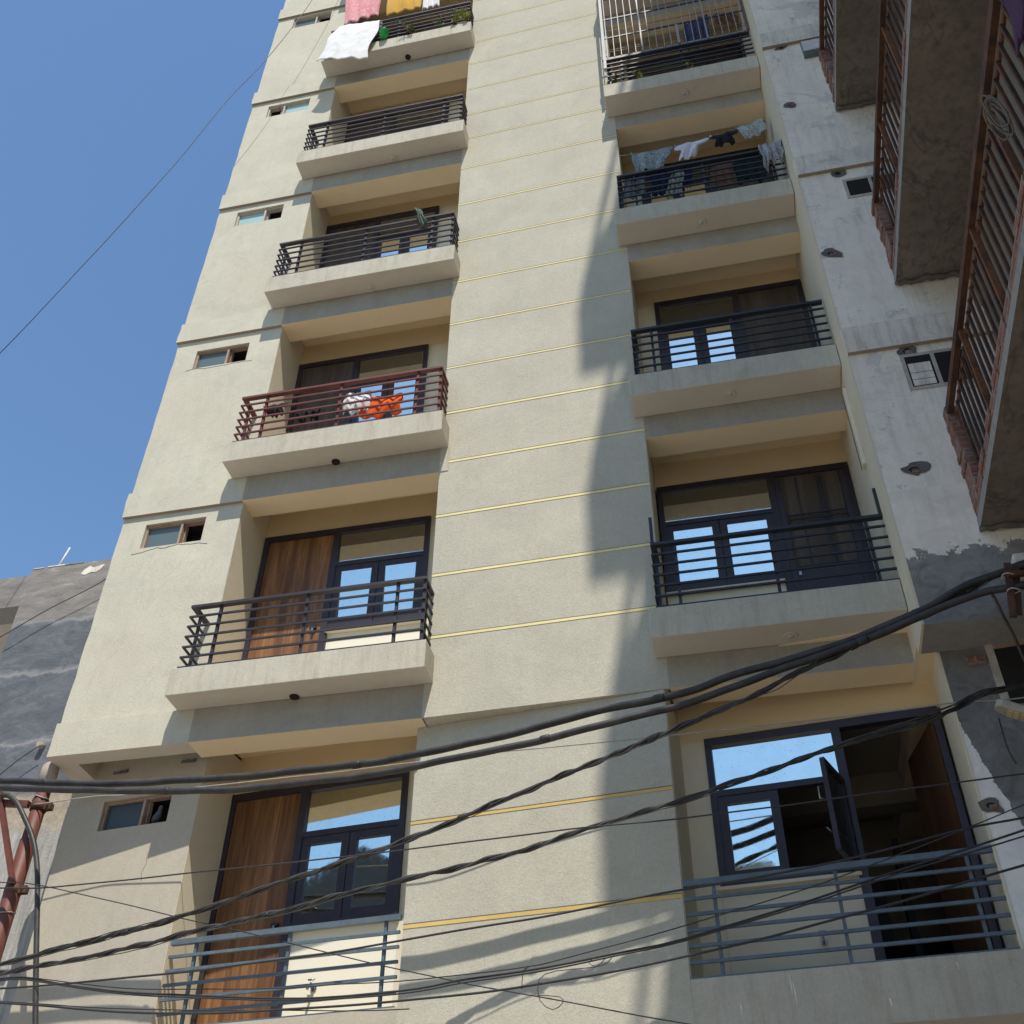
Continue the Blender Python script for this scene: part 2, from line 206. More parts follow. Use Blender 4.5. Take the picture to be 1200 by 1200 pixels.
# brick
m, nt, b = mat('exposed_red_brick')
tc = node(nt, 'ShaderNodeTexCoord'); sx = node(nt, 'ShaderNodeSeparateXYZ'); cx = node(nt, 'ShaderNodeCombineXYZ')
nt.links.new(tc.outputs['Object'], sx.inputs[0])
ad = node(nt, 'ShaderNodeMath', operation='ADD'); nt.links.new(sx.outputs[0], ad.inputs[0]); nt.links.new(sx.outputs[1], ad.inputs[1])
nt.links.new(ad.outputs[0], cx.inputs[0]); nt.links.new(sx.outputs[2], cx.inputs[1])
br = node(nt, 'ShaderNodeTexBrick'); nt.links.new(cx.outputs[0], br.inputs['Vector'])
br.inputs['Scale'].default_value = 1; br.inputs['Brick Width'].default_value = .23; br.inputs['Row Height'].default_value = .078
br.inputs['Mortar Size'].default_value = .010
br.inputs['Color1'].default_value = (.27, .085, .045, 1); br.inputs['Color2'].default_value = (.19, .065, .04, 1); br.inputs['Mortar'].default_value = (.26, .22, .185, 1)
v = coords(nt); n1 = noise(nt, v, 7, 7, .75, .7)
col = mix(nt, ramp(nt, n1, [(.50, 0), (.62, .9)]), br.outputs['Color'], (.30, .27, .235))
col = mix(nt, .3, col, ramp(nt, noise(nt, v, 30, 4, .7), [(.3, (.08, .04, .03)), (.7, (.36, .20, .14))]))
nt.links.new(col, b.inputs['Base Color']); b.inputs['Roughness'].default_value = .95
bump(nt, b, mix(nt, .5, br.outputs['Fac'], n1), .9, .015)
M['brick'] = m

# left grey building: zones by height
m, nt, b = mat('patched_grey_render')
tc = node(nt, 'ShaderNodeTexCoord'); sx = node(nt, 'ShaderNodeSeparateXYZ'); nt.links.new(tc.outputs['Object'], sx.inputs[0])
v = coords(nt)
nz = noise(nt, v, 2.6, 6, .7, .6)
za = node(nt, 'ShaderNodeMath', operation='ADD'); za.inputs[1].default_value = -6.55; nt.links.new(sx.outputs[2], za.inputs[0])
ma = node(nt, 'ShaderNodeMath', operation='MULTIPLY_ADD'); ma.inputs[1].default_value = .32; nt.links.new(nz, ma.inputs[0]); nt.links.new(za.outputs[0], ma.inputs[2])
zz = node(nt, 'ShaderNodeMapRange'); zz.inputs[1].default_value = -3; zz.inputs[2].default_value = 5; nt.links.new(ma.outputs[0], zz.inputs[0])
def zp(z): return (z + .16 + 3) / 8
va = coords(nt, (1, 1, 2.2)); a1 = noise(nt, va, 2.2, 8, .72, 1.2)
dark = ramp(nt, a1, [(.3, (.075, .082, .094)), (.5, (.12, .128, .143)), (.66, (.175, .182, .195)), (.75, (.30, .30, .30))])
vc = coords(nt, (1, 1, 3)); a2 = noise(nt, vc, 3, 6, .65, .5)
brown = ramp(nt, a2, [(.32, (.17, .155, .14)), (.6, (.27, .245, .22)), (.75, (.40, .37, .34))])
vd = coords(nt, (9, 9, .8)); a3 = noise(nt, vd, 2.6, 7, .75, .6)
pale = ramp(nt, a3, [(.3, (.20, .195, .18)), (.55, (.40, .385, .35)), (.75, (.55, .53, .48))])
stone = ramp(nt, noise(nt, v, 9, 5, .8), [(.3, (.26, .215, .16)), (.7, (.48, .40, .30))])
col = mix(nt, ramp(nt, zz.outputs[0], [(zp(2.35), 0), (zp(2.42), 1)]), dark, brown)
for z0 in (1.66, .74, 2.36):
    col = mix(nt, ramp(nt, zz.outputs[0], [(zp(z0 - .035), 0), (zp(z0), .55), (zp(z0 + .045), 0)]), col, (.45, .43, .40))
col = mix(nt, ramp(nt, zz.outputs[0], [(zp(.08), 1), (zp(.16), 0)]), col, stone)
col = mix(nt, ramp(nt, zz.outputs[0], [(zp(-.34), 1), (zp(-.22), 0)]), col, pale)
nt.links.new(col, b.inputs['Base Color']); b.inputs['Roughness'].default_value = .92
bump(nt, b, mix(nt, .5, a1, noise(nt, v, 45, 5, .7)), .6, .02)
M['patched'] = m

# white wall with bare cement patch near the bottom
def patch_wall(name, ztop, zmix, base, cement, sgn=1, kx=0, xo=0):
    m, nt, b = mat(name); v = coords(nt)
    tc = node(nt, 'ShaderNodeTexCoord'); sx = node(nt, 'ShaderNodeSeparateXYZ'); nt.links.new(tc.outputs['Object'], sx.inputs[0])
    nz = noise(nt, v, 4, 7, .75, .3)
    ma = node(nt, 'ShaderNodeMath', operation='MULTIPLY_ADD'); ma.inputs[1].default_value = zmix; nt.links.new(nz, ma.inputs[0])
    za = node(nt, 'ShaderNodeMath', operation='ADD'); za.inputs[1].default_value = -6.55; nt.links.new(sx.outputs[2], za.inputs[0]); nt.links.new(za.outputs[0], ma.inputs[2])
    if kx:
        zx = node(nt, 'ShaderNodeMath', operation='MULTIPLY_ADD'); zx.inputs[1].default_value = kx; nt.links.new(sx.outputs[0], zx.inputs[0]); za.inputs[1].default_value = -6.55 + kx*xo; nt.links.new(za.outputs[0], zx.inputs[2]); nt.links.new(zx.outputs[0], ma.inputs[2])
    f = node(nt, 'ShaderNodeMath', operation='GREATER_THAN' if sgn > 0 else 'LESS_THAN'); f.inputs[1].default_value = ztop + zmix * .5; nt.links.new(ma.outputs[0], f.inputs[0])
    n1 = noise(nt, v, 3, 7, .7, .8)
    cb = ramp(nt, n1, [(.3, sc_(base, .82)), (.7, sc_(base, 1.1))])
    vs = coords(nt, (9, 9, .6)); cb = mix(nt, ramp(nt, noise(nt, vs, 1.5, 6, .7), [(.5, 0), (.75, .35)]), cb, sc_(base, .5))
    cc = ramp(nt, noise(nt, v, 5, 7, .75, 1.2), [(.3, sc_(cement, .6)), (.55, cement), (.75, sc_(cement, 1.35))])
    nt.links.new(mix(nt, f.outputs[0], cc, cb), b.inputs['Base Color']); b.inputs['Roughness'].default_value = .92
    b.inputs['Specular IOR Level'].default_value = .15
    bump(nt, b, mix(nt, .5, f.outputs[0], noise(nt, v, 22, 6, .75)), .45, .012)
    return m
M['white_patch'] = patch_wall('white_wall_flaking_to_cement', .62, .6, (.90, .82, .70), (.29, .28, .26))
M['cement_low'] = patch_wall('cement_wall_flaked_white_below', -.72, .55, (.86, .83, .77), (.21, .205, .195), -1, 4.0, .83)

# leaf materials
def leafm(name, c):
    m, nt, b = mat(name); v = coords(nt)
    nt.links.new(ramp(nt, noise(nt, v, 40, 3, .6), [(.3, sc_(c, .6)), (.7, sc_(c, 1.4))]), b.inputs['Base Color'])
    b.inputs['Roughness'].default_value = .6
    return m
M['leaf'] = leafm('green_leaf', (.09, .14, .03)); M['leaf_y'] = leafm('yellow_green_leaf', (.28, .30, .04)); M['leaf_dry'] = leafm('dry_leaf', (.10, .075, .035))
M['petal'] = leafm('pink_petal', (.55, .03, .10))
M['pigeon'] = leafm('pigeon_grey', (.07, .075, .085))
C_ = dict(pink=cloth_mat('pink_towel', (.74, .42, .42), (.70, .25, .27), 9), yellow=cloth_mat('mustard_towel', (.62, .36, .07)),
          white=cloth_mat('white_cotton', (.78, .77, .75)), orange=cloth_mat('orange_cloth', (.80, .12, .025)), black=cloth_mat('black_cloth', (.018, .018, .022)),
          pat=cloth_mat('grey_patterned_cloth', (.36, .42, .42), (.10, .14, .16), 26), shirt=cloth_mat('pale_lilac_cloth', (.66, .66, .74)),
          grey=cloth_mat('grey_checked_cloth', (.22, .25, .25), (.45, .47, .45), 30), navy=cloth_mat('navy_cloth', (.012, .02, .055)),
          brown=cloth_mat('brown_cloth', (.16, .085, .05)), dgreen=cloth_mat('dark_green_cloth', (.012, .028, .03)), floral=cloth_mat('floral_cloth', (.16, .20, .17), (.42, .45, .38), 22),
          lgrey=cloth_mat('grey_cloth', (.15, .17, .18)), blue=cloth_mat('slate_blue_cloth', (.05, .055, .12), (.08, .085, .16), 14),
          green=cloth_mat('green_striped_cloth', (.06, .10, .08), (.15, .19, .16), 20), purple=cloth_mat('purple_satin', (.050, .016, .060), None, 30, 'plain', .1),
          gold=cloth_mat('gold_braid', (.35, .26, .12)), mixc=cloth_mat('patterned_shirt_cloth', (.20, .22, .25), (.42, .42, .42), 24))

# ------------------------------------------------------------------ mesh builder
class MB:
    def __init__(s, T=None): s.v = []; s.f = []; s.m = []; s.mats = []; s.T = T; s.smooth = []
    def mi(s, m):
        if m not in s.mats: s.mats.append(m)
        return s.mats.index(m)
    def add(s, vs, fs, m, smooth=False):
        o = len(s.v); s.v += [tuple(x) for x in vs]
        for i, f in enumerate(fs):
            s.f.append([o + k for k in f]); s.m.append(s.mi(m[i] if isinstance(m, list) else m)); s.smooth.append(smooth)
        return s
    def box(s, x0, x1, y0, y1, z0, z1, m, **fm):
        vs = [(x0,y0,z0),(x1,y0,z0),(x1,y1,z0),(x0,y1,z0),(x0,y0,z1),(x1,y0,z1),(x1,y1,z1),(x0,y1,z1)]
        fs = [(0,3,2,1),(4,5,6,7),(0,1,5,4),(1,2,6,5),(2,3,7,6),(3,0,4,7)]
        keys = ['zn','zp','yn','xp','yp','xn']
        return s.add(vs, fs, [fm.get(k, m) for k in keys])
    def prism(s, pts, z0, z1, m, top=None, bot=None):
        n = len(pts); vs = [(p[0],p[1],z0) for p in pts] + [(p[0],p[1],z1) for p in pts]
        fs = [tuple(range(n))[::-1], tuple(range(n, 2*n))] + [(i,(i+1)%n,n+(i+1)%n,n+i) for i in range(n)]
        return s.add(vs, fs, [bot or m, top or m] + [m]*n)
    def extr(s, pts, dvec, m):
        n = len(pts); dv = Vector(dvec); vs = [Vector(p) for p in pts] + [Vector(p)+dv for p in pts]
        fs = [tuple(range(n))[::-1], tuple(range(n, 2*n))] + [(i,(i+1)%n,n+(i+1)%n,n+i) for i in range(n)]
        return s.add(vs, fs, m)
    def bar(s, a, b, w, h, m):
        a = Vector(a); b = Vector(b); d = (b-a).normalized()
        up = Vector((0,0,1)) if abs(d.z) < .9 else Vector((0,1,0))
        x = d.cross(up).normalized(); y = x.cross(d)
        q = [(-w/2,-h/2),(w/2,-h/2),(w/2,h/2),(-w/2,h/2)]
        vs = [a+x*i+y*j for i,j in q] + [b+x*i+y*j for i,j in q]
        return s.add(vs, [(0,1,2,3),(7,6,5,4),(0,4,5,1),(1,5,6,2),(2,6,7,3),(3,7,4,0)], m)
    def tube(s, path, r, m, n=8, cap=True):
        P = [Vector(p) for p in path]; vs = []; fs = []; N = None
        for i, p in enumerate(P):
            t = (P[min(i+1,len(P)-1)] - P[max(i-1,0)]).normalized()
            if N is None:
                N = t.cross(Vector((0,0,1)) if abs(t.z) < .9 else Vector((1,0,0))).normalized()
            else:
                N = (N - t*N.dot(t)).normalized()
            Bn = t.cross(N); rr = r[i] if isinstance(r, (list, tuple)) else r
            for k in range(n):
                a = 2*PI*k/n; vs.append(p + N*math.cos(a)*rr + Bn*math.sin(a)*rr)
        for i in range(len(P)-1):
            for k in range(n): fs.append((i*n+k, i*n+(k+1)%n, (i+1)*n+(k+1)%n, (i+1)*n+k))
        s.add(vs, fs, m, True)
        if cap:
            o = len(s.v) - len(vs)
            s.f.append([o+k for k in range(n)][::-1]); s.m.append(s.mi(m)); s.smooth.append(False)
            s.f.append([o+(len(P)-1)*n+k for k in range(n)]); s.m.append(s.mi(m)); s.smooth.append(False)
        return s
    def lathe(s, prof, m, n=20, c=(0,0,0)):
        vs = [(c[0]+r*math.cos(2*PI*k/n), c[1]+r*math.sin(2*PI*k/n), c[2]+z) for r, z in prof for k in range(n)]
        fs = [(i*n+k, i*n+(k+1)%n, (i+1)*n+(k+1)%n, (i+1)*n+k) for i in range(len(prof)-1) for k in range(n)]
        return s.add(vs, fs, m, True)
    def build(s, name, parent=None, bevel=0):
        me = bpy.data.meshes.new(name); off = Vector((0,0,0)); q = parent
        while q is not None: off += q.location; q = q.parent
        vs = [Vector(v) for v in s.v]
        if s.T is not None: vs = [s.T @ v for v in vs]
        me.from_pydata([v - off for v in vs], [], s.f)
        for m in s.mats: me.materials.append(m)
        me.polygons.foreach_set('material_index', s.m); me.polygons.foreach_set('use_smooth', s.smooth)
        me.update()
        o = bpy.data.objects.new(name, me); COL.objects.link(o)
        if parent is not None: o.parent = parent
        if bevel:
            bv = o.modifiers.new('bevel', 'BEVEL'); bv.width = bevel; bv.segments = 2; bv.limit_method = 'ANGLE'; bv.angle_limit = .6
        return o
def tag(o, label=None, cat=None, group=None, kind=None):
    if label: o['label'] = label
    if cat: o['category'] = cat
    if group: o['group'] = group
    if kind: o['kind'] = kind
    return o
def thing(name, label, cat, loc=(0,0,0), group=None):
    o = bpy.data.objects.new(name, None); COL.objects.link(o); o.location = loc; o.empty_display_size = .2
    return tag(o, label, cat, group)
def solo(mb, name, label, cat, group=None, bevel=0):
    return tag(mb.build(name, None, bevel), label, cat, group)
def smooth_path(pts, step=.08):
    P = [Vector(p) for p in pts]; out = []
    for i in range(len(P)-1):
        p0 = P[max(i-1,0)]; p1 = P[i]; p2 = P[i+1]; p3 = P[min(i+2,len(P)-1)]
        n = max(2, int((p2-p1).length/step))
        for k in range(n):
            t = k/n
            out.append(.5*((2*p1) + (p2-p0)*t + (2*p0-5*p1+4*p2-p3)*t*t + (3*p1-p0-3*p2+p3)*t**3))
    out.append(P[-1]); return out

# local frame of the turned lower front
A0 = Vector((3.659, .169, 0)); UD = Vector((.9948, -.1018, 0)).normalized(); ND = Vector((-UD.y, UD.x, 0))
TL = Matrix(((UD.x, ND.x, 0, A0.x), (UD.y, ND.y, 0, A0.y), (0, 0, 1, 0), (0, 0, 0, 1)))
TLi = TL.inverted()

GROUND = -6.55
TOPK = 7                                   # storeys above the overhang
# ================================================================== ground
g = MB(); g.add([(-600,-600,GROUND),(600,-600,GROUND),(600,600,GROUND),(-600,600,GROUND)], [(0,1,2,3)], M['asphalt'])
tag(g.build('ground'), kind='structure')
g = MB(); g.box(-14, 8.6, -1.4, 1.2, GROUND-.02, GROUND+.14, M['pave']); tag(g.build('pavement'), kind='structure')

# ================================================================== the apartment building
bld = thing('apartment_building', 'tall cream plastered apartment building with stacked balconies and yellow grooved pier', 'building', (3, .5, GROUND))
Xr, XpL, XpR, XR = 1.473, 3.745, 5.976, 8.012
YB = .70
def part(mb, name, parent=bld, label=None, bevel=0):
    o = mb.build(name, parent, bevel)
    if label: o['label'] = label
    return o

# left wall with a slightly proud band at each storey, uneven arris
mb = MB()
ztop = 3*TOPK + 1
rnd = random.Random(3)
def arris(z): return .03 + .003*math.sin(z*9.1) + rnd.uniform(-.005, .005)
def left_strip(y, zs, xl, xrr, m, under=None):
    for a, c in zip(zs[:-1], zs[1:]):
        pass
WIN = (.335, 1.06)                          # small window opening
for k in range(TOPK):
    z0, z1 = 3*k, 3*k+3
    zb = z0 + .36
    # band
    n = 3
    zs = [z0 + (zb-z0)*i/n for i in range(n+1)]; xs = [arris(z) - .013 for z in zs]
    for i in range(n):
        mb.add([(xs[i],0,zs[i]),(Xr,0,zs[i]),(Xr,0,zs[i+1]),(xs[i+1],0,zs[i+1]),(xs[i],.9,zs[i]),(xs[i+1],.9,zs[i+1])],
               [(0,1,2,3),(4,0,3,5)], M['facade'])
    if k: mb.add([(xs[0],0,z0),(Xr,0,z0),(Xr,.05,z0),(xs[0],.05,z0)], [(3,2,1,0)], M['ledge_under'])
    mb.add([(xs[-1],0,zb),(Xr,0,zb),(Xr,.05,zb),(xs[-1],.05,zb)], [(0,1,2,3)], M['facade'])
    # wall above band, with window hole below the next band
    wt = z1 - (.13 if k != 1 else .20); wb = wt - .34; wx0, wx1 = WIN
    if k == 4: wt = z1 - .05; wb = wt - .37
    y = .04
    n = 14
    zs = [zb + (z1-zb)*i/n for i in range(n+1)]; xs = [arris(z) for z in zs]
    for i in range(n):
        mb.add([(xs[i],y,zs[i]),(.2,y,zs[i]),(.2,y,zs[i+1]),(xs[i+1],y,zs[i+1]),(xs[i],.9,zs[i]),(xs[i+1],.9,zs[i+1])], [(0,1,2,3),(4,0,3,5)], M['facade'])
    def q(x0,x1,za,zc): mb.add([(x0,y,za),(x1,y,za),(x1,y,zc),(x0,y,zc)], [(0,1,2,3)], M['facade'])
    q(.2,Xr,zb,wb); q(.2,wx0,wb,wt); q(wx1,Xr,wb,wt); q(.2,Xr,wt,z1)
    d = .03
    mb.add([(wx0,y,wb),(wx1,y,wb),(wx1,y,wt),(wx0,y,wt),(wx0,y+d,wb),(wx1,y+d,wb),(wx1,y+d,wt),(wx0,y+d,wt)],
           [(0,4,5,1),(1,5,6,2),(2,6,7,3),(3,7,4,0)], M['facade'])
    mb.add([(wx0,y+d+.25,wb),(wx1,y+d+.25,wb),(wx1,y+d+.25,wt),(wx0,y+d+.25,wt),(wx0,y+d,wb),(wx1,y+d,wb),(wx1,y+d,wt),(wx0,y+d,wt)],
           [(0,1,2,3),(0,4,5,1),(1,5,6,2),(2,6,7,3),(3,7,4,0)], M['dark'])  # hole sides and back coloured near black in place of room shade
# hollow underside of the overhang: front beam, side beam, raised panel
mb.add([(.01,0,0),(Xr,0,0),(Xr,.2,0),(.24,.2,0),(.24,.9,0),(.01,.9,0)], [(0,5,4,3,2,1)], M['under'])
mb.add([(.24,.2,0),(Xr,.2,0),(Xr,.2,.22),(.24,.2,.22),(.24,.9,0),(.24,.9,.22),(Xr,.9,.22)], [(0,3,2,1),(0,4,5,3),(3,5,6,2)], M['under'])
part(mb, 'wall')
# reveal panels (cream) left recess, per storey
mb = MB()
for k in range(TOPK):
    z0 = 3*k
    mb.box(Xr-.06, Xr+.004, .043, YB+.1, z0+.655, z0+3.0, M['cream'], yn=M['facade']); mb.box(Xr-.06, Xr+.0045, .32, YB+.1, z0+3.001, z0+3.345, M['cream'])
part(mb, 'recess_side_wall')

def window_small(k, wx0, wx1, wb, wt, y, dark_side, pane, fm, parent=bld, T=None, mull=None):
    f = MB(T); t = .024; xm = mull if mull else (wx0 + (wx1-wx0)*.60 if dark_side == 'r' else wx0 + (wx1-wx0)*.38)
    y0, y1 = y, y+.07
    f.box(wx0, wx0+t, y0, y1, wb, wt, fm); f.box(wx1-t*.6, wx1, y0, y1, wb, wt, fm)
    f.box(wx0+t, wx1-t*.6, y0, y1, wt-t, wt, fm); f.box(wx0+t, wx1-t*.6, y0, y1, wb, wb+t*.5, fm)
    f.box(xm-.013, xm+.013, y0-.008, y1, wb+t*.5, wt-t, fm)
    o = f.build('small_window', parent)
    p = MB(T)
    if dark_side == 'r': p.box(wx0+t, xm-.02, y0+.03, y0+.036, wb+t*.5, wt-t, pane)
    else: p.box(xm+.02, wx1-t*.6, y0+.03, y0+.036, wb+t*.5, wt-t, pane)
    p.build('pane', o)
    # half opened sash edge
    s = MB(T); xs = xm+.035 if dark_side == 'r' else xm-.06
    s.box(xs-.012, xs-.002, y0+.04, y0+.09, wb+t*.5, wt-t, fm); s.build('sash', o)
    return o
for k in range(TOPK):
    z1 = 3*k+3
    wt = z1 - (.13 if k != 1 else .20); wb = wt - .34
    if k == 4: wt = z1 - .05; wb = wt - .37
    side = {3: 'l'}.get(k, 'r')
    pn = {0: M['frost'], 1: M['frost'], 2: M['frost_light'], 3: M['frost_light'], 4: M['frost']}.get(k, M['frost'])
    window_small(k, WIN[0], WIN[1], wb, wt, .072, side, pn, M['wood_frame'] if k < 2 else M['wood_frame_pale'])
# hairline cracks under the two lowest windows
for k, sh_ in ((0, 0), (1, .02)):
    c = MB(); z = 3*k+3-.545-sh_; x = .25; pts = []
    rr = random.Random(k+5)
    while x < 1.2:
        pts.append((x, .0385, z)); x += .05; z += rr.uniform(-.018, .016)
    c.tube(pts, .0028, M['hole'], 4); part(c, 'wall_crack')

# pier with painted grooves
P0 = Vector((XpL, -.002, 0)); P1 = Vector((XpR, -.066, 0))
def py(x): return P0.y + (P1.y-P0.y)*(x-P0.x)/(P1.x-P0.x)
mb = MB()
mb.prism([(XpL,py(XpL)),(XpR,py(XpR)),(XpR,1.0),(XpL,1.0)], .0, ztop, M['pier'], bot=M['trim'])
bands = [.86, 1.60, 2.37, 3.13, 3.89, 4.645, 5.435, 6.25, 7.10, 7.95, 8.83, 9.61, 10.27, 11.02, 11.81, 12.51, 13.25, 14.0, 14.8, 15.6, 16.4, 17.2, 18, 18.8]
for i, z in enumerate(bands):
    h = .013 if z > 4 else .016
    if z > 8: h = .0105
    mb.add([(XpL,py(XpL)-.004,z-h),(XpR,py(XpR)-.004,z-h),(XpR,py(XpR)-.004,z+h),(XpL,py(XpL)-.004,z+h)], [(0,1,2,3)], M['yellow'])
    mb.add([(XpL,py(XpL)-.005,z+h-.002),(XpR,py(XpR)-.005,z+h-.002),(XpR,py(XpR)-.005,z+h+.004),(XpL,py(XpL)-.005,z+h+.004)], [(0,1,2,3)], M['hole'])
part(mb, 'pier')
# cream reveal on the right flank of the pier
mb = MB(); mb.box(XpR-.01, XpR+.006, py(XpR)+.02, YB+.05, .0, ztop, M['cream'])
part(mb, 'recess_side_wall')

# beams, slabs, back walls
SL = dict(x0=1.2965, x1=3.829, y=-.291, h=.350, t=.298)
SR = dict(x0=5.8815, x1=8.006, y=-.398, h=.312, t=.311)
def drain(parent, x, y, z, dark=False):
    d = MB()
    if dark:
        d.lathe([(.0,-.012),(.030,-.012),(.036,-.014),(.045,-.015),(.048,.0)], M['dark'], 14, (x,y,z))
    else:
        d.lathe([(.0,-.008),(.03,-.008),(.032,-.004),(.05,-.006),(.062,-.010),(.066,.0)], M['under'], 18, (x,y,z))
    d.build('drain_outlet', parent)
DRL = {0:(2.495,-.02,1),1:(2.544,-.02,1),2:(2.66,-.05,0),3:(2.709,-.05,0),4:(2.722,-.05,1)}
DRR = {0:(7.05,-.17),1:(6.89,-.20),2:(6.895,-.20),3:(6.964,-.2)}
slabs = {}
for k in range(TOPK):
    z = 3*k
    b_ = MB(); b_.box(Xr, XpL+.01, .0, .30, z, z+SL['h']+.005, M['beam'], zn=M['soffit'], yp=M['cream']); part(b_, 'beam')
    if k == 1:
        b_ = MB(); b_.box(XpL+.012, XpL+.10, -.012, .02, z, z+SL['h'], M['trim']); part(b_, 'beam')
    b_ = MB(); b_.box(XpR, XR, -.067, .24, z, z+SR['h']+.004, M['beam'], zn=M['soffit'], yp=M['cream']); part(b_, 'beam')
    s = MB(); s.box(SL['x0'], SL['x1'], SL['y'], -.004, z+SL['h'], z+SL['h']+SL['t'], M['trim'], zn=M['under'])
    s.box(Xr, XpL, .002, YB+.3, z+SL['h']+.006, z+SL['h']+SL['t'], M['trim'], zn=M['soffit'])
    sl = part(s, 'balcony', bevel=.006)
    s = MB(); s.box(SR['x0'], SR['x1'], SR['y'], -.07, z+SR['h'], z+SR['h']+SR['t'], M['trim'], zn=M['under'])
    s.box(XpR+.008, XR, -.066, YB+.3, z+SR['h']+.005, z+SR['h']+SR['t'], M['trim'], zn=M['soffit'])
    sr = part(s, 'balcony', bevel=.006)
    slabs[k] = (sl, sr)
    if k in DRL: drain(sl, DRL[k][0], DRL[k][1]-.02, z+SL['h']-.001, DRL[k][2])
    if k in DRR: drain(sr, DRR[k][0], DRR[k][1]-.02, z+SR['h']-.001)

def door_unit(T, x0, x1, zf, zt, wz, mirror, parent, dark=M['frame'], leaf=M['wood'], doorw=.87, open_=False, gate=False, y=.66, sash=True, pane=None, tpane=None, tilt=0):
    """frame with a door beside a two sash window under a fixed light. x runs along the wall"""
    pane = pane or M['glass']
    f = MB(T); W = x1-x0
    X = (lambda a: x1-a) if mirror else (lambda a: x0+a)
    def bx(mb_, a, c, ya, yb, za, zb, m, **kw):
        p, q_ = sorted((X(a), X(c))); return mb_.box(p, q_, ya, yb, za, zb, m, **kw)
    def lean(mb_):
        zs_ = [v_[2] for v_ in mb_.v]; zm = (min(zs_)+max(zs_))/2
        mb_.v = [(v_[0], v_[1]-math.tan(math.radians(tilt))*(v_[2]-zm), v_[2]) for v_ in mb_.v]
    t = .055; tr = zt-.52; y1 = y+.08
    bx(f, 0, t, y, y1, zf, zt-t-.02, dark); bx(f, W-t, W, y, y1, wz, zt-t-.02, dark)
    bx(f, 0, W, y-.003, y1, zt-t-.02, zt, dark)
    bx(f, doorw-.03, doorw+.045, y, y1, zf, zt-t-.02, dark)                 # mullion
    bx(f, doorw+.045, W-t, y+.002, y1, tr-.03, tr+.025, dark)               # transom
    bx(f, doorw+.045, W-t, y+.002, y1, wz, wz+.05, dark)                    # sill rail
    o = f.build('balcony_door', parent)
    a0, a1 = doorw+.045, W-t; am = (a0+a1)/2
    g_ = MB(T); bx(g_, a0-.005, a1+.005, y+.035, y+.041, tr+.02, zt-t-.018, tpane or pane); lean(g_); g_.build('pane', o)
    for i, (p, q_) in enumerate(((a0, am-.004), (am+.004, a1))):
        if open_ and i == 0: continue
        s_ = MB(T); st = .075
        bx(s_, p, p+st, y+.012, y+.058, wz+.05, tr-.03, dark); bx(s_, q_-st, q_, y+.012, y+.058, wz+.05, tr-.03, dark)
        bx(s_, p+st, q_-st, y+.012, y+.058, tr-.03-st, tr-.03, dark); bx(s_, p+st, q_-st, y+.012, y+.058, wz+.05, wz+.05+st, dark)
        so = s_.build('window_sash', o)
        g_ = MB(T); bx(g_, p+st-.004, q_-st+.004, y+.034, y+.040, wz+.05+st-.004, tr-.03-st+.004, pane); lean(g_); g_.build('window_pane', o)
    if not open_:
        d = MB(T); bx(d, t, doorw-.03, y+.022, y+.06, zf, zt-t-.018, leaf); dl = d.build('door_leaf', o)
        h = MB(T); xh = doorw-.11; zh = zf+.98
        bx(h, xh-.035, xh+.035, y-.012, y+.022, zh-.012, zh+.012, M['rail']); bx(h, xh-.012, xh+.012, y-.02, y+.022, zh-.06, zh-.015, M['steel'])
        h.build('door_handle', o)
        if gate:
            q2 = MB(T); yy = y-.004
            for fx in (.10, .30, .335, .55, .74): bx(q2, fx, fx+.013, yy, yy+.013, zf, zt-.12, M['rail_black'])
            for fz in (.62, .66, 1.02, 1.62, 1.68): bx(q2, t, doorw-.03, yy-.013, yy-.001, zf+fz, zf+fz+.013, M['rail_black'])
            bx(q2, t, doorw-.03, yy-.004, yy+.02, zf+.68, zf+1.0, M['frame'])
            for fx in (t, doorw-.085): bx(q2, fx, fx+.055, yy-.016, yy+.02, zf, zt-.1, M['frame'])
            q2.build('security_gate', o)
    # behind the joinery
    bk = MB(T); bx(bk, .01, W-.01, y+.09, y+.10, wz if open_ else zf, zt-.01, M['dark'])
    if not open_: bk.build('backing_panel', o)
    return o
I4 = None
UW = {0:(1.47,3.465,2.985,.87,M['wood'],False), 1:(1.46,3.255,5.95,.80,M['wood_dull'],False), 2:(1.46,3.23,9.06,.80,M['wood_dull'],False)}
UR = {0:(6.00,8.008,2.945,.80,M['wood_dull'],True), 1:(6.20,8.008,6.03,.80,M['wood_dull'],False), 2:(6.2,8.008,9.05,.80,M['wood_dull'],False)}
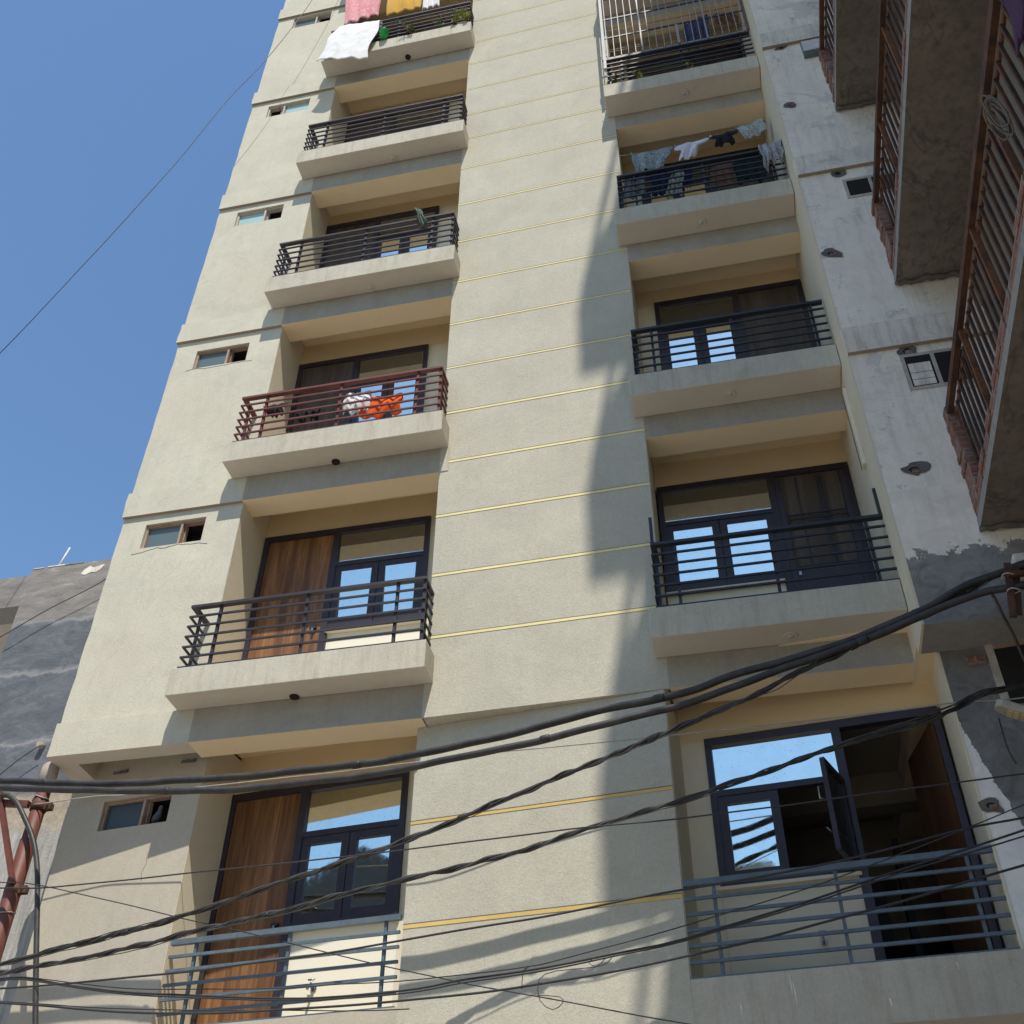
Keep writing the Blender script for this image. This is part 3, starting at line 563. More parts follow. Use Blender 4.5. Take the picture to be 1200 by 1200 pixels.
for k in range(TOPK):
    z = 3*k; zf = z+.652
    x0, x1, zt, dw, lf, gt = UW.get(k, (1.46, 3.24, z+3.03, .8, M['wood_dull'], False))
    wz = z+1.58
    door_unit(I4, x0+.02, x1, zf, zt, wz, False, bld, leaf=lf, doorw=dw, tpane=M['glass_dim'], tilt=3.2)
    w = MB(); yb0 = YB
    w.box(Xr, XpL+.05, yb0, yb0+.12, zt, z+3.36, M['tan'])                        # above
    w.box(x1, XpL+.05, yb0-.002, yb0+.118, zf, zt, M['cream'])                       # right strip
    part(w, 'back_wall'); w = MB(); w.box(x0+dw+.05, x1-.001, yb0-.001, yb0+.119, zf, wz-.02, M['dado']); part(w, 'dado_wall'); w = MB(); w.box(x0+dw+.05, x1+.03, yb0-.06, yb0-.003, wz-.03, wz-.003, M['dado']); part(w, 'window_sill')
    zf = z+.625
    x0, x1, zt, dw, lf, gt = UR.get(k, (6.2, 8.008, z+3.03, .8, M['wood_dull'], False))
    wz = z+1.53
    door_unit(I4, x0, x1-.004, zf, zt, wz, True, bld, leaf=lf, doorw=dw, gate=gt, tpane=M['glass_dim'], tilt=3.2)
    w = MB()
    w.box(XpR+.008, XR, yb0, yb0+.12, zt, z+3.32, M['tan'])
    if x0 > XpR+.05: w.box(XpR+.008, x0, yb0-.002, yb0+.118, zf, zt, M['cream'])
    part(w, 'back_wall'); w = MB(); w.box(x0+.001, x1-dw-.05, yb0-.001, yb0+.119, zf, wz-.02, M['dado']); part(w, 'dado_wall'); w = MB(); w.box(x0-.01, x1-dw-.05, yb0-.06, yb0-.003, wz-.03, wz-.003, M['cream']); part(w, 'window_sill')
# small switch plate on the lowest dado
sw = MB(); sw.box(3.20, 3.30, YB-.012, YB-.001, .86, .93, M['white_plastic']); sw.box(3.215, 3.255, YB-.016, YB-.012, .875, .915, M['wire_pale']); sw.box(3.265, 3.285, YB-.016, YB-.012, .88, .91, M['rail_black'])
part(sw, 'switch_plate')
# cream flank of the right recess and trunking
mb = MB(); mb.box(XR, XR+.02, -.735, -.31, -.07, ztop, M['cream']); mb.box(XR, XR+.02, -.3099, YB+.3, .002, ztop, M['cream']); part(mb, 'recess_side_wall')
t_ = MB(); t_.box(XR-.035, XR-.002, -.30, -.21, 2.05, 3.07, M['cream']); t_.box(XR-.042, XR-.036, -.225, -.208, 2.05, 3.07, M['hole']); part(t_, 'cable_trunking')

# railings of the upper balconies
def railing(parent, x0, x1, yf, yb, z0, m, posts, nb=6, ztop=.735, uprights=False, ret=(True, True), tw=.055, bz=None):
    r = MB(); r.bar((x0,yf,z0+ztop-.014),(x1,yf,z0+ztop-.014), tw, .030, m)
    if ret[0]: r.bar((x0+tw/2,yf+tw/2,z0+ztop-.0145),(x0+tw/2,yb,z0+ztop-.0145), tw, .029, m)
    if ret[1]: r.bar((x1-tw/2,yf+tw/2,z0+ztop-.0145),(x1-tw/2,yb,z0+ztop-.0145), tw, .029, m)
    if uprights:
        for x in (x0+.02, x1-.03):
            r.bar((x,yf-.006,z0+ztop),(x,yf-.006,z0+ztop+.31), .03, .03, m)
    o = r.build('railing', parent)
    for i in range(nb):
        z = z0+ztop-.014-(i+1)*(.118 if bz is None else bz); q_ = MB(); s = .019
        z += random.uniform(-.003, .003)
        q_.bar((x0,yf-.012,z),(x1,yf-.012,z+random.uniform(-.004,.004)), s, s, m)
        if ret[0]: q_.bar((x0+s/2,yf-.012+s/2,z),(x0+s/2,yb,z), s, s*.98, m)
        if ret[1]: q_.bar((x1-s/2,yf-.012+s/2,z),(x1-s/2,yb,z), s, s*.98, m)
        q_.build('rail_bar', o)
    for x in posts:
        q_ = MB(); q_.bar((x,yf+.012,z0),(x,yf+.012,z0+ztop-.028), .028, .028, m); q_.build('post', o)
    if ret[0]:
        q_ = MB(); q_.bar((x0+.035,yf+.13,z0),(x0+.035,yf+.13,z0+ztop-.028), .026, .026, m); q_.build('post', o)
    if ret[1]:
        q_ = MB(); q_.bar((x1-.035,yf+.13,z0),(x1-.035,yf+.13,z0+ztop-.028), .026, .026, m); q_.build('post', o)
    return o
for k in range(5):
    z = 3*k+.648
    o = railing(slabs[k][0], 1.352, 3.785, -.262, .035, z, M['rail_red'] if k == 1 else M['rail'], [1.665, 2.579, 3.495, 3.765])
    if k == 1: o['label'] = 'red brown painted railing'
    z = 3*k+.623
    railing(slabs[k][1], 5.945, 8.03 if k == 0 else 7.99, -.36, -.05, z, M['rail_black'], [6.165, 7.02, 7.86], uprights=(k == 0), ret=(True, False))

# ------------------------------------------------------------------ lower, turned storey (local u, depth, z)
uL, uM, uR, uE = -3.65, -2.19, 2.28, 4.52
zf = -2.42
mb = MB(TL)
# lower left wall with window hole
wx0, wx1, wb, wt = -3.245, -2.49, -.565, -.262
def q(x0,x1,za,zc,m=M['low']): mb.add([(x0,0,za),(x1,0,za),(x1,0,zc),(x0,0,zc)], [(0,1,2,3)], m)
q(uL,uM,GROUND,wb); q(uL,wx0,wb,wt); q(wx1,uM,wb,wt); q(uL,uM,wt,.22)
d = .03
mb.add([(wx0,0,wb),(wx1,0,wb),(wx1,0,wt),(wx0,0,wt),(wx0,d,wb),(wx1,d,wb),(wx1,d,wt),(wx0,d,wt)], [(0,4,5,1),(1,5,6,2),(2,6,7,3),(3,7,4,0)], M['low'])
mb.add([(wx0,d+.25,wb),(wx1,d+.25,wb),(wx1,d+.25,wt),(wx0,d+.25,wt),(wx0,d,wb),(wx1,d,wb),(wx1,d,wt),(wx0,d,wt)], [(0,1,2,3),(0,4,5,1),(1,5,6,2),(2,6,7,3),(3,7,4,0)], M['dark'])  # near-black lining again stands in for the unlit depth
mb.add([(uL,0,GROUND),(uL,0,.3),(uL,.9,.3),(uL,.9,GROUND)], [(0,1,2,3)], M['low'])
q(uM,0,GROUND,zf,M['low'])                                                                   # wall under the left opening
part(mb, 'wall')
window_small(0, wx0, wx1, wb, wt, .034, 'r', M['frost_dark'], M['wood_frame'], T=TL, mull=-2.80)
c = MB(TL); c.tube([(-2.62,-.001,-.85),(-2.60,-.001,-.95),(-2.63,-.001,-1.05),(-2.61,-.001,-1.12)], .002, M['hole'], 4); part(c, 'wall_crack')
rb = MB(TL); rr = random.Random(11)
for u0_ in (-3.22, -2.46):
    rb = MB(TL); n_ = 9; pts_ = [(u0_+i*.02, .0, .012+rr.uniform(0,.012)) for i in range(n_)] + [(u0_+i*.02, .0, .035+rr.uniform(0,.02)) for i in range(n_)][::-1]
    rb.extr([(x_, -.012+rr.uniform(-.006,0), z_) for x_, y_, z_ in pts_], (0,.03,0), M['hole']); part(rb, 'broken_plaster')
mb = MB(TL)
mb.prism([(0,0),(uR,0),(uR,1.0),(0,1.0)], GROUND, -.003, M['pier'])
for z, h in ((-.921,.015),(-1.806,.018)):
    mb.add([(0,-.004,z-h),(uR,-.004,z-h),(uR,-.004,z+h),(0,-.004,z+h)], [(0,1,2,3)], M['yellow_low'])
    mb.add([(0,-.005,z+h-.003),(uR,-.005,z+h-.003),(uR,-.005,z+h+.004),(0,-.005,z+h+.004)], [(0,1,2,3)], M['hole'])
part(mb, 'pier')
mb = MB(TL); mb.box(uM-.05, uM+.004, .004, .62, zf, .3, M['cream']); part(mb, 'recess_side_wall')
mb = MB(TL); mb.box(uR-.01, uR+.006, .02, .62, zf, .0, M['cream']); part(mb, 'recess_side_wall')
mb = MB(TL)
mb.prism([(uE,.0),(uE+.02,.0),(uE-.03,.75),(uE-.05,.75)], zf, .26, M['cream'])
part(mb, 'recess_side_wall')
# floors / fascia
s = MB(TL); s.box(uM, 0, .003, 1.0, zf-.22, zf, M['trim']); lowL = part(s, 'balcony')
s = MB(TL); s.box(uR+.001, 6.5, .0, 1.0, zf-.40, zf, M['trim'], zn=M['under']); lowR = part(s, 'balcony')
for u_, z_, l_ in ((2.98, -2.45, .13), (3.0, -2.5, .16), (2.62, -2.62, .07), (3.62, -2.66, .06), (4.1, -2.47, .05)):
    c = MB(TL); c.tube([(u_, .001, z_), (u_+.004, .001, z_-l_*.5), (u_+.002, .001, z_-l_)], [.006, .004, .002], M['white_wall'], 5); part(c, 'paint_drip')
s = MB(TL); s.box(uR+.001, 6.5, .9, 1.0, GROUND, zf-.40, M['low']); part(s, 'wall')
# ceiling behind the overhang, back walls
s = MB(TL); s.box(uM, 0, .05, .75, .33, .345, M['soffit']); part(s, 'recess_ceiling')
s = MB(TL); s.box(uR, uE+.05, .1, .75, .30, .312, M['soffit']); part(s, 'recess_ceiling')
yl = .545
oL = door_unit(TL, -2.19+.0, -.31, zf, -.09, -1.49, False, bld, leaf=M['wood'], doorw=.80, y=yl)
w = MB(TL)
w.box(uM, .04, yl+.04, yl+.16, -.09, .33, M['tan']); w.box(-.31, .02, yl+.038, yl+.158, zf, -.09, M['cream'])
w.box(-1.36, -.311, yl+.039, yl+.159, zf, -1.51, M['dado']); w.box(-1.37, -.30, yl-.02, yl+.037, -1.52, -1.493, M['under'])
part(w, 'back_wall')
oR = door_unit(TL, 2.50, 4.46, zf, -.235, -1.56, True, bld, leaf=M['wood_open'], doorw=.84, open_=True, y=yl)
w = MB(TL)
w.box(uR, uE, yl+.04, yl+.16, -.235, .30, M['tan']); w.box(uR+.007, 2.50, yl+.038, yl+.158, zf, -.235, M['cream'])
w.box(2.502, 3.60, yl+.039, yl+.159, zf, -1.58, M['cream']); w.box(2.47, 3.60, yl-.02, yl+.037, -1.59, -1.563, M['cream'])
part(w, 'back_wall')
# opened window sash, hinged at the mullion and swung outwards
ha = math.radians(75); hx, hy = 3.59, yl+.0; zs0, zs1 = -1.55, -.785
dx, dy = -math.cos(ha), -math.sin(ha); nx, ny = dy, -dx; Lw = .46
def sp(a, z, o_): return (hx+dx*a+nx*o_, hy+dy*a+ny*o_, z)
def sbox(mb_, a0, a1, z0, z1, m, th=.04):
    mb_.add([sp(a0,z0,-th/2),sp(a1,z0,-th/2),sp(a1,z0,th/2),sp(a0,z0,th/2),sp(a0,z1,-th/2),sp(a1,z1,-th/2),sp(a1,z1,th/2),sp(a0,z1,th/2)],
            [(0,3,2,1),(4,5,6,7),(0,1,5,4),(1,2,6,5),(2,3,7,6),(3,0,4,7)], m)
s_ = MB(TL); st = .055
sbox(s_, 0, st, zs0, zs1, M['frame']); sbox(s_, Lw-st, Lw, zs0, zs1, M['frame']); sbox(s_, st, Lw-st, zs0, zs0+st, M['frame']); sbox(s_, st, Lw-st, zs1-st, zs1, M['frame'])
so = s_.build('window_sash', oR); so['label'] = 'sash swung open'
g_ = MB(TL); sbox(g_, st-.004, Lw-st+.004, zs0+st-.004, zs1-st+.004, M['glass_dusty'], .006); g_.build('window_pane', oR)
h = MB(TL); h.tube([sp(Lw-.02,-1.02,.03),sp(Lw-.0,-1.02,.07),sp(Lw-.0,-1.12,.07),sp(Lw-.02,-1.12,.03)], .007, M['steel'], 6); h.build('window_handle', oR)
h = MB(TL); h.tube([sp(Lw-.02,-1.40,.03),sp(Lw,-1.36,.06),sp(Lw-.03,-1.36,.06)], .006, M['steel'], 6); h.build('window_latch', oR)
# opened door leaf, swung into the room
d_ = MB(TL); ya = yl+.06; hx2 = 4.40
an = math.radians(72); ex, ey = hx2-math.cos(an)*.74, ya+math.sin(an)*.74
d_.prism([(hx2,ya),(hx2-.0+.04*math.sin(an),ya+.04*math.cos(an)),(ex+.04*math.sin(an),ey+.04*math.cos(an)),(ex,ey)], zf+.01, -.32, M['wood_open'])
dl = d_.build('door_leaf', oR); dl['label'] = 'wooden door leaf standing open'
for zz_ in (-2.25, -2.16):
    for a in (.02, .09):
        h = MB(TL); h.box(ex+.02+a, ex+.05+a, ey-.05-a*.4, ey-.03-a*.4, zz_, zz_+.03, M['white_plastic']); h.build('door_bolt', oR)
# the room behind it
r = MB(TL); y0, y1 = yl+.165, yl+3.2
r.add([(1.9,y0,zf),(5.2,y0,zf),(5.2,y1,zf),(1.9,y1,zf),(1.9,y0,.25),(5.2,y0,.25),(5.2,y1,.25),(1.9,y1,.25)],
      [(0,1,2,3),(7,6,5,4),(3,2,6,7),(1,5,6,2),(0,3,7,4)], M['room'])
r.box(2.0, 5.1, y0+1.9, y0+2.15, -.10, .24, M['room']); r.box(1.92, 3.9, y1-.35, y1-.05, -.55, -.30, M['room'])
part(r, 'room')
r = MB(TL); r.box(3.15, 3.75, y0+1.0, y0+1.05, -1.72, -1.22, M['dark']); r.box(3.9, 3.96, y0+1.2, y0+2.0, zf, -.75, M['dark']); r.box(3.62, 4.5, y0+2.6, y1-.06, zf, -1.2, M['dark'])
part(r, 'dark_furniture')
# wall taps
for i, (P, par) in enumerate(zip(D['taps'], (bld, bld))):
    lp = TLi @ Vector(P); u_, z_ = lp.x, lp.z; yy = yl+.036
    t_ = MB(TL); t_.tube([(u_,yy,z_),(u_,yy-.07,z_),(u_,yy-.10,z_-.005),(u_-.0,yy-.115,z_-.04)], .012, M['steel'], 8); t_.tube([(u_,yy,z_),(u_,yy-.008,z_)], .028, M['steel'], 10)
    t_.tube([(u_,yy-.06,z_),(u_,yy-.06,z_+.05)], .008, M['steel'], 6); t_.tube([(u_-.03,yy-.06,z_+.055),(u_+.03,yy-.06,z_+.055)], .008, M['steel'], 6)
    part(t_, 'water_tap')
# railings of the lower storey
def low_rail(parent, u0, u1, posts):
    m = M['rail_blue']; r = MB(TL); zt_ = -1.70
    r.bar((u0,.02,zt_-.015),(u1,.02,zt_-.015), .04, .045, m); o = r.build('railing', parent)
    for i in range(6):
        z_ = zt_-.02-(i+1)*.1165; b_ = MB(TL); b_.bar((u0,.012,z_),(u1,.012,z_-.002), .022, .024, m); b_.build('rail_bar', o)
    for u_ in posts:
        b_ = MB(TL); b_.bar((u_,.037,zf),(u_,.037,zt_-.038), .026, .026, m); b_.build('post', o)
low_rail(lowL, uM+.03, -.03, [-1.925, -1.035, -.168])
low_rail(lowR, uR+.01, uE+.0, [2.515, 3.415, 4.335])
# rest of the block: sides, rear, roof
mb = MB(); mb.box(.05, 8.0, 1.02, 9, .35, ztop, M['facade']); mb.box(.06, 5.2, 1.5, 4.6, GROUND, .34, M['low']); mb.box(.06, 8.0, 4.6, 9, GROUND, .34, M['low']); mb.box(0, 8.03, -.0, 9, ztop, ztop+.15, M['conc'])
part(mb, 'rear_block')

# ================================================================== white building on the right with brick balconies
wb_ = thing('white_building', 'weathered white building with rough brick balconies at the right of the cream block', 'building', (9, -.7, GROUND))
Yw = -.735
mb = MB()
mb.box(XR+.021, 12, Yw, 6, 1.3, 24, M['white_wall'])
mb.box(XR+.021, 12, Yw, -.31, -.075, 1.3, M['white_patch'], zn=M['conc']); mb.box(XR+.021, 12, -.31, 6, .0, 1.3, M['white_wall'], zn=M['soffit'])
part(mb, 'wall', wb_)
for z in (3.06, 6.10, 9.08, 12.1, 15.1):
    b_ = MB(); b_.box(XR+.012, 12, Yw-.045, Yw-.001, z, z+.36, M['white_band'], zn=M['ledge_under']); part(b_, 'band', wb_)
mb = MB(TL); mb.box(uE+.021, 7.5, .004, .9, GROUND, .3, M['cement_low']); part(mb, 'wall', wb_)
def rough_hole(P, r, brick=True, T=None, ydir=-1, par=wb_):
    rr = random.Random(int(abs(P[0]*1000+P[2]*77))); n = 18; asx = rr.uniform(.85, 1.45); asz = rr.uniform(.6, 1.0); ca = rr.uniform(-.6, .6); tb0 = [rr.uniform(-.42,.42) for _ in range(n)]; tb = [1+.25*tb0[i-1]+.5*tb0[i]+.25*tb0[(i+1) % n] for i in range(n)]
    def ring(f, y):
        out = []
        for i in range(n):
            t_ = 2*PI*i/n; k_ = r*f*(1+(tb[i]-1)*f)*(1+rr.uniform(-.08,.08)); x_, z_ = k_*asx*math.cos(t_), k_*asz*math.sin(t_)
            out.append((P[0]+x_*math.cos(ca)-z_*math.sin(ca), P[1]+y, P[2]+x_*math.sin(ca)+z_*math.cos(ca)))
        return out
    h = MB(T); a = ring(1.0, -.006); b2 = ring(.72, -.004); c2 = ring(.4, -.0005)
    h.add(a+b2+c2, [(i,(i+1)%n,n+(i+1)%n,n+i) for i in range(n)]+[(n+i,n+(i+1)%n,2*n+(i+1)%n,2*n+i) for i in range(n)], M['hole'])
    h.add(c2, [tuple(range(n))], M['dark'])
    if brick:
        h.box(P[0]-r*.2, P[0]+r*.45, P[1]-.012, P[1]-.001, P[2]-r*.45, P[2]-r*.02, M['brick'])
    part(h, 'wall_hole', par)
for i, P in enumerate(D['holes']):
    rough_hole((P[0], Yw-.001, P[2]) if i not in (3,) else (P[0], Yw-.001, P[2]-.04), (.085, .085, .07, .06, .08, .10)[i], i in (0, 1, 2, 5))
hl = TLi @ Vector(D['hole_low']); rough_hole((hl.x, .003, hl.z), .075, True, TL)
def wwin(x0, x1, z0, z1, kind):
    f = MB(); y0 = Yw-.012; t = .035
    f.box(x0, x1, y0, Yw-.001, z1-t, z1, M['wood_frame_pale']); f.box(x0, x1, y0, Yw-.001, z0, z0+t, M['wood_frame_pale'])
    xm = x0+.27
    for xx in (x0, xm, x1-t): f.box(xx, xx+t, y0, Yw-.001, z0+t, z1-t, M['wood_frame_pale'])
    o = f.build('small_window', wb_)
    p = MB(); p.box(x0+t, xm, Yw-.006, Yw-.0015, z0+t, z1-t, M['dark']); p.box(xm+t, x1-t, Yw-.006, Yw-.0015, z0+t, z1-t, M['dark']); p.build('opening', o)
    if kind == 'fan':
        s_ = MB(); s_.box(x0+t+.015, xm-.02, Yw-.011, Yw-.0065, z0+t+.015, z1-t-.10, M['white_band'])
        for zz_ in (.09, .18): s_.box(x0+t+.015, xm-.02, Yw-.012, Yw-.0112, z0+t+zz_, z0+t+zz_+.005, M['rail_black'])
        s_.build('shutter', o)
wwin(8.475, 9.1, 2.47, 2.95, 'fan'); wwin(8.475, 9.1, 5.545, 5.90, 'dark')
f = MB(); f.box(8.50, 8.83, Yw-.05, Yw-.001, 8.66, 9.02, M['frost']); f.box(8.51, 8.80, Yw-.062, Yw-.051, 8.76, 9.0, M['white_plastic']); f.box(8.50, 8.83, Yw-.066, Yw-.05, 8.66, 8.70, M['frost']); part(f, 'boxed_window', wb_)
# lower window right of the lamp and its loose brick
f = MB(TL); f.box(4.93, 5.6, -.012, .003, -.12, -.05, M['wood_frame']); f.box(4.88, 4.94, -.014, .003, -.62, -.05, M['wood_frame_pale']); f.box(4.941, 5.6, -.006, .0035, -.62, -.121, M['dark']); part(f, 'small_window', wb_)
f = MB(TL); f.box(4.72, 4.86, -.03, .003, -.24, -.17, M['brick']); part(f, 'loose_brick', wb_)
# balconies running towards the street along the wing
XB = 8.66
wing = MB(); wing.box(9.35, 16, -10.4, Yw-.003, GROUND, 10, M['wing']); wing.box(9.35, 16, -10.4, Yw-.003, 10.001, 22.3, M['white_wall']); wing.box(9.13, 16, -10.5, -10.35, 10, 22.3, M['conc'])  # street end wall added to block sun; unseen upper wing whitened for bounce
part(wing, 'wing_wall', wb_)
def balcony(z, yend, nm=0, detail=True):
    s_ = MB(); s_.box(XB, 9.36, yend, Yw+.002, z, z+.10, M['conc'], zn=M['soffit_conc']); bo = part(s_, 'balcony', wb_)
    # uneven brick course
    rr = random.Random(int(z*100)); p = MB(); y = Yw
    while y > yend+.3:
        w_ = rr.uniform(.2, .26)
        for j in range(2):
            hh = z+.10+.077*j; o_ = rr.uniform(-.012, .010)
            p.box(XB+.012+o_, XB+.115+o_, y-w_+.006, y-.004, hh+.002, hh+.073, M['brick'])
        y -= w_
    p.box(XB+.022, XB+.10, yend+.2, Yw, z+.10, z+.245, M['hole'])
    for j in range(16 if detail else 3):                                              # stub pillar against the wall
        hh = z+.254+.077*j
        if hh > z+1.30: break
        dd = .27 - .012*j + rr.uniform(-.02, .02); o_ = rr.uniform(-.012, .012)
        p.box(XB+.012+o_, XB+.115+o_, Yw-dd, Yw-.002, hh+.002, hh+.073, M['brick'])
    p.build('brick_parapet', bo)
    t_ = MB()
    t_.bar((XB+.05, yend+.1, z+1.27), (XB+.05, Yw-.12, z+1.27), .05, .085, M['rust_dark']); t_.bar((XB+.085, yend+.1, z+1.17), (XB+.085, Yw-.2, z+1.17), .022, .035, M['rust'])
    t_.bar((XB+.06, yend+.1, z+.30), (XB+.06, Yw-.32, z+.30), .03, .03, M['rust_dark'])
    ro = t_.build('railing', bo)
    if detail:
        b2 = MB(); y = Yw-.34; i = 0
        while y > yend+.2:
            if i % 8 == 6: b2.bar((XB+.06, y, z+.31), (XB+.06, y, z+1.23), .05, .03, M['rust'])
            else: b2.bar((XB+.07, y, z+.31), (XB+.07, y, z+1.16), .024, .024, M['rust_dark'])
            y -= .125; i += 1
        b2.build('railing_bars', bo)
    return bo
b1 = balcony(.776, -10.3); balcony(3.98, -10.3); balcony(7.33, -10.3); balcony(10.6, -10.3, 0, True)
balcony(13.5, -10.3, 0, False)
for z in (16.35, 19.5, 22.4):
    bo = balcony(z, -10.5, 0, False)
    e = MB(); e.extr([(XB, -8.75, z+.02), (XB, -9.25, z+.45), (XB, -9.7, z+.85), (XB, -10.2, z+1.2), (XB, -10.5, z+1.1), (XB, -10.5, z+.02)], (.05, 0, 0), M['conc']); e.build('shadow_panel', bo)  # unseen panel added to shape the slanted shadow edge on the pier
rr = random.Random(4)
for z in (.776, 3.98, 7.33):
    e = MB(); x = XB-.01
    pts = []
    while x < 9.34: pts.append((x, Yw-.02-rr.uniform(0,.04), z-.012-rr.uniform(0,.015))); x += .05
    e.tube(pts, [.018+rr.uniform(0,.016) for _ in pts], M['hole'], 6); part(e, 'rough_joint', wb_)

# ================================================================== grey building on the left
gb = thing('grey_building', 'unpainted grey cement building with patched walls behind the rusty pole on the left', 'building', (-2, 1, GROUND))
mb = MB(); mb.box(-1.70, .02, .9, 7, GROUND, 3.2, M['patched']); part(mb, 'wall', gb)
mb = MB(); mb.box(-7, -1.702, .93, 1.25, 2.68, 3.14, M['patched'], zn=M['conc']); mb.box(-7, -1.702, 1.25, 2.2, 2.80, 2.95, M['conc'], zn=M['under']); part(mb, 'parapet', gb)
mb = MB(); mb.box(-7, -1.702, 1.0, 7, GROUND, -.5, M['patched']); part(mb, 'wall', gb)
rr = random.Random(9); x = -1.68
while x < -.3:
    w_ = rr.uniform(.05, .25)
    mb = MB()
    if rr.random() < .5: mb.box(x, x+w_, .893, 1.2, 3.2, 3.2+rr.uniform(.006,.022), M['conc'] if rr.random() < .6 else M['white_band']); part(mb, 'roof_edge', gb)
    x += w_
mb = MB(); mb.tube([(-1.44,.98,3.15),(-1.34,.98,3.55)], .011, M['white_plastic'], 8); part(mb, 'rod', gb)
mb = MB(); mb.add([(-.99,.896,3.02),(-.93,.896,3.0),(-.86,.896,3.035),(-.80,.896,3.02),(-.74,.896,3.06),(-.70,.896,3.13),(-.76,.896,3.12),(-.84,.896,3.10),(-.90,.896,3.13),(-.97,.896,3.08)], [tuple(range(10))], M['white_band']); part(mb, 'plaster_patch', gb)
I = D['ins']; mb = MB(); mb.tube([(I[0],.9,I[2]),(I[0],.83,I[2])], .035, M['cap'], 12); part(mb, 'insulator', gb)

# ================================================================== across the street (seen only in the window glass)
ob = thing('opposite_house', 'dark gabled house across the street reflected in the lower window', 'building', (-10.5, -22, GROUND))
mb = MB(); mb.box(-16, -5.5, -30, -20.3, GROUND, 7.2, M['opp']); part(mb, 'wall', ob)
mb = MB(); mb.extr([(-17,-20,7.2),(-10.2,-20,9.9),(-5,-20,6.9)], (0,-10,0), M['roof']); part(mb, 'roof', ob)
ob = thing('opposite_block', 'low plain block across the street reflected in the right window', 'building', (2, -24, GROUND))
mb = MB(); mb.box(-3.5, 3.4, -30, -20.5, GROUND, 7.0, M['opp']); mb.box(.6, 2.6, -26, -21, 7.0, 7.7, M['opp']); part(mb, 'wall', ob)

# ================================================================== pole, struts, hose
pt = D['pole_top']; R_ = .062
pl = thing('utility_pole', 'rusty red steel pole with mortar cap standing before the grey wall on the left', 'pole', (pt[0]+.1, pt[1], GROUND))
px = .0 + pt[0]*.5 + D['pole_cl2'][0]*.5
mb = MB(); mb.tube([(px,.2,GROUND),(px,.2,-.75),(px,.2,-.74),(px,.2,-.10)], [.075,.075,.066,.066], M['pole'], 20); part(mb, 'shaft', pl)
mb = MB(); mb.lathe([(.0,.11),(.05,.105),(.078,.07),(.082,.0),(.078,-.09),(.066,-.10)], M['cap'], 18, (px,.2,-.07)); part(mb, 'cap', pl)
for zc in (D['pole_clamp'][2]+.02, D['pole_cl2'][2]):
    c = MB(); c.tube([(px,.2,zc-.035),(px,.2,zc+.035)], .077, M['rust_dark'], 20); c.box(px+.06, px+.15, .17, .185, zc-.035, zc+.03, M['rust_dark']); c.box(px+.06, px+.14, .215, .23, zc-.035, zc+.03, M['rust_dark'])
    c.tube([(px+.11,.15,zc),(px+.11,.25,zc)], .012, M['rust_dark'], 6); part(c, 'clamp', pl)
zc = D['pole_clamp'][2]
c = MB(); c.bar((px-.07,.14,zc+.03),(px-1.2,.10,zc+.16), .05, .06, M['pole']); part(c, 'cross_arm', pl)
a = D['strut_t']; e_ = D['strut_b']
c = MB(); c.bar((a[0],.10,a[2]+.06),(e_[0]-.03,.12,e_[2]+.02), .045, .045, M['pole']); part(c, 'strut', pl)
c = MB(); c.tube([(px+.075*math.cos(t),.2+.075*math.sin(t),zc+.10+.02*math.sin(t*3)) for t in [i*2*PI/14*2 for i in range(15)]], .006, M['wire_pale'], 5); part(c, 'wire_tie', pl)
c = MB(); c.tube([(px+.08*math.cos(t),.2+.08*math.sin(t),-1.42+.02*math.sin(t)) for t in [i*2*PI/14 for i in range(15)]], .005, M['wire_pale'], 5); part(c, 'wire_tie', pl)
hs = MB(); hs.tube(smooth_path(D['hose'], .05), .024, M['cable'], 10); solo(hs, 'black_hose', 'black flexible hose curving over beside the rusty pole and hanging down', 'hose')

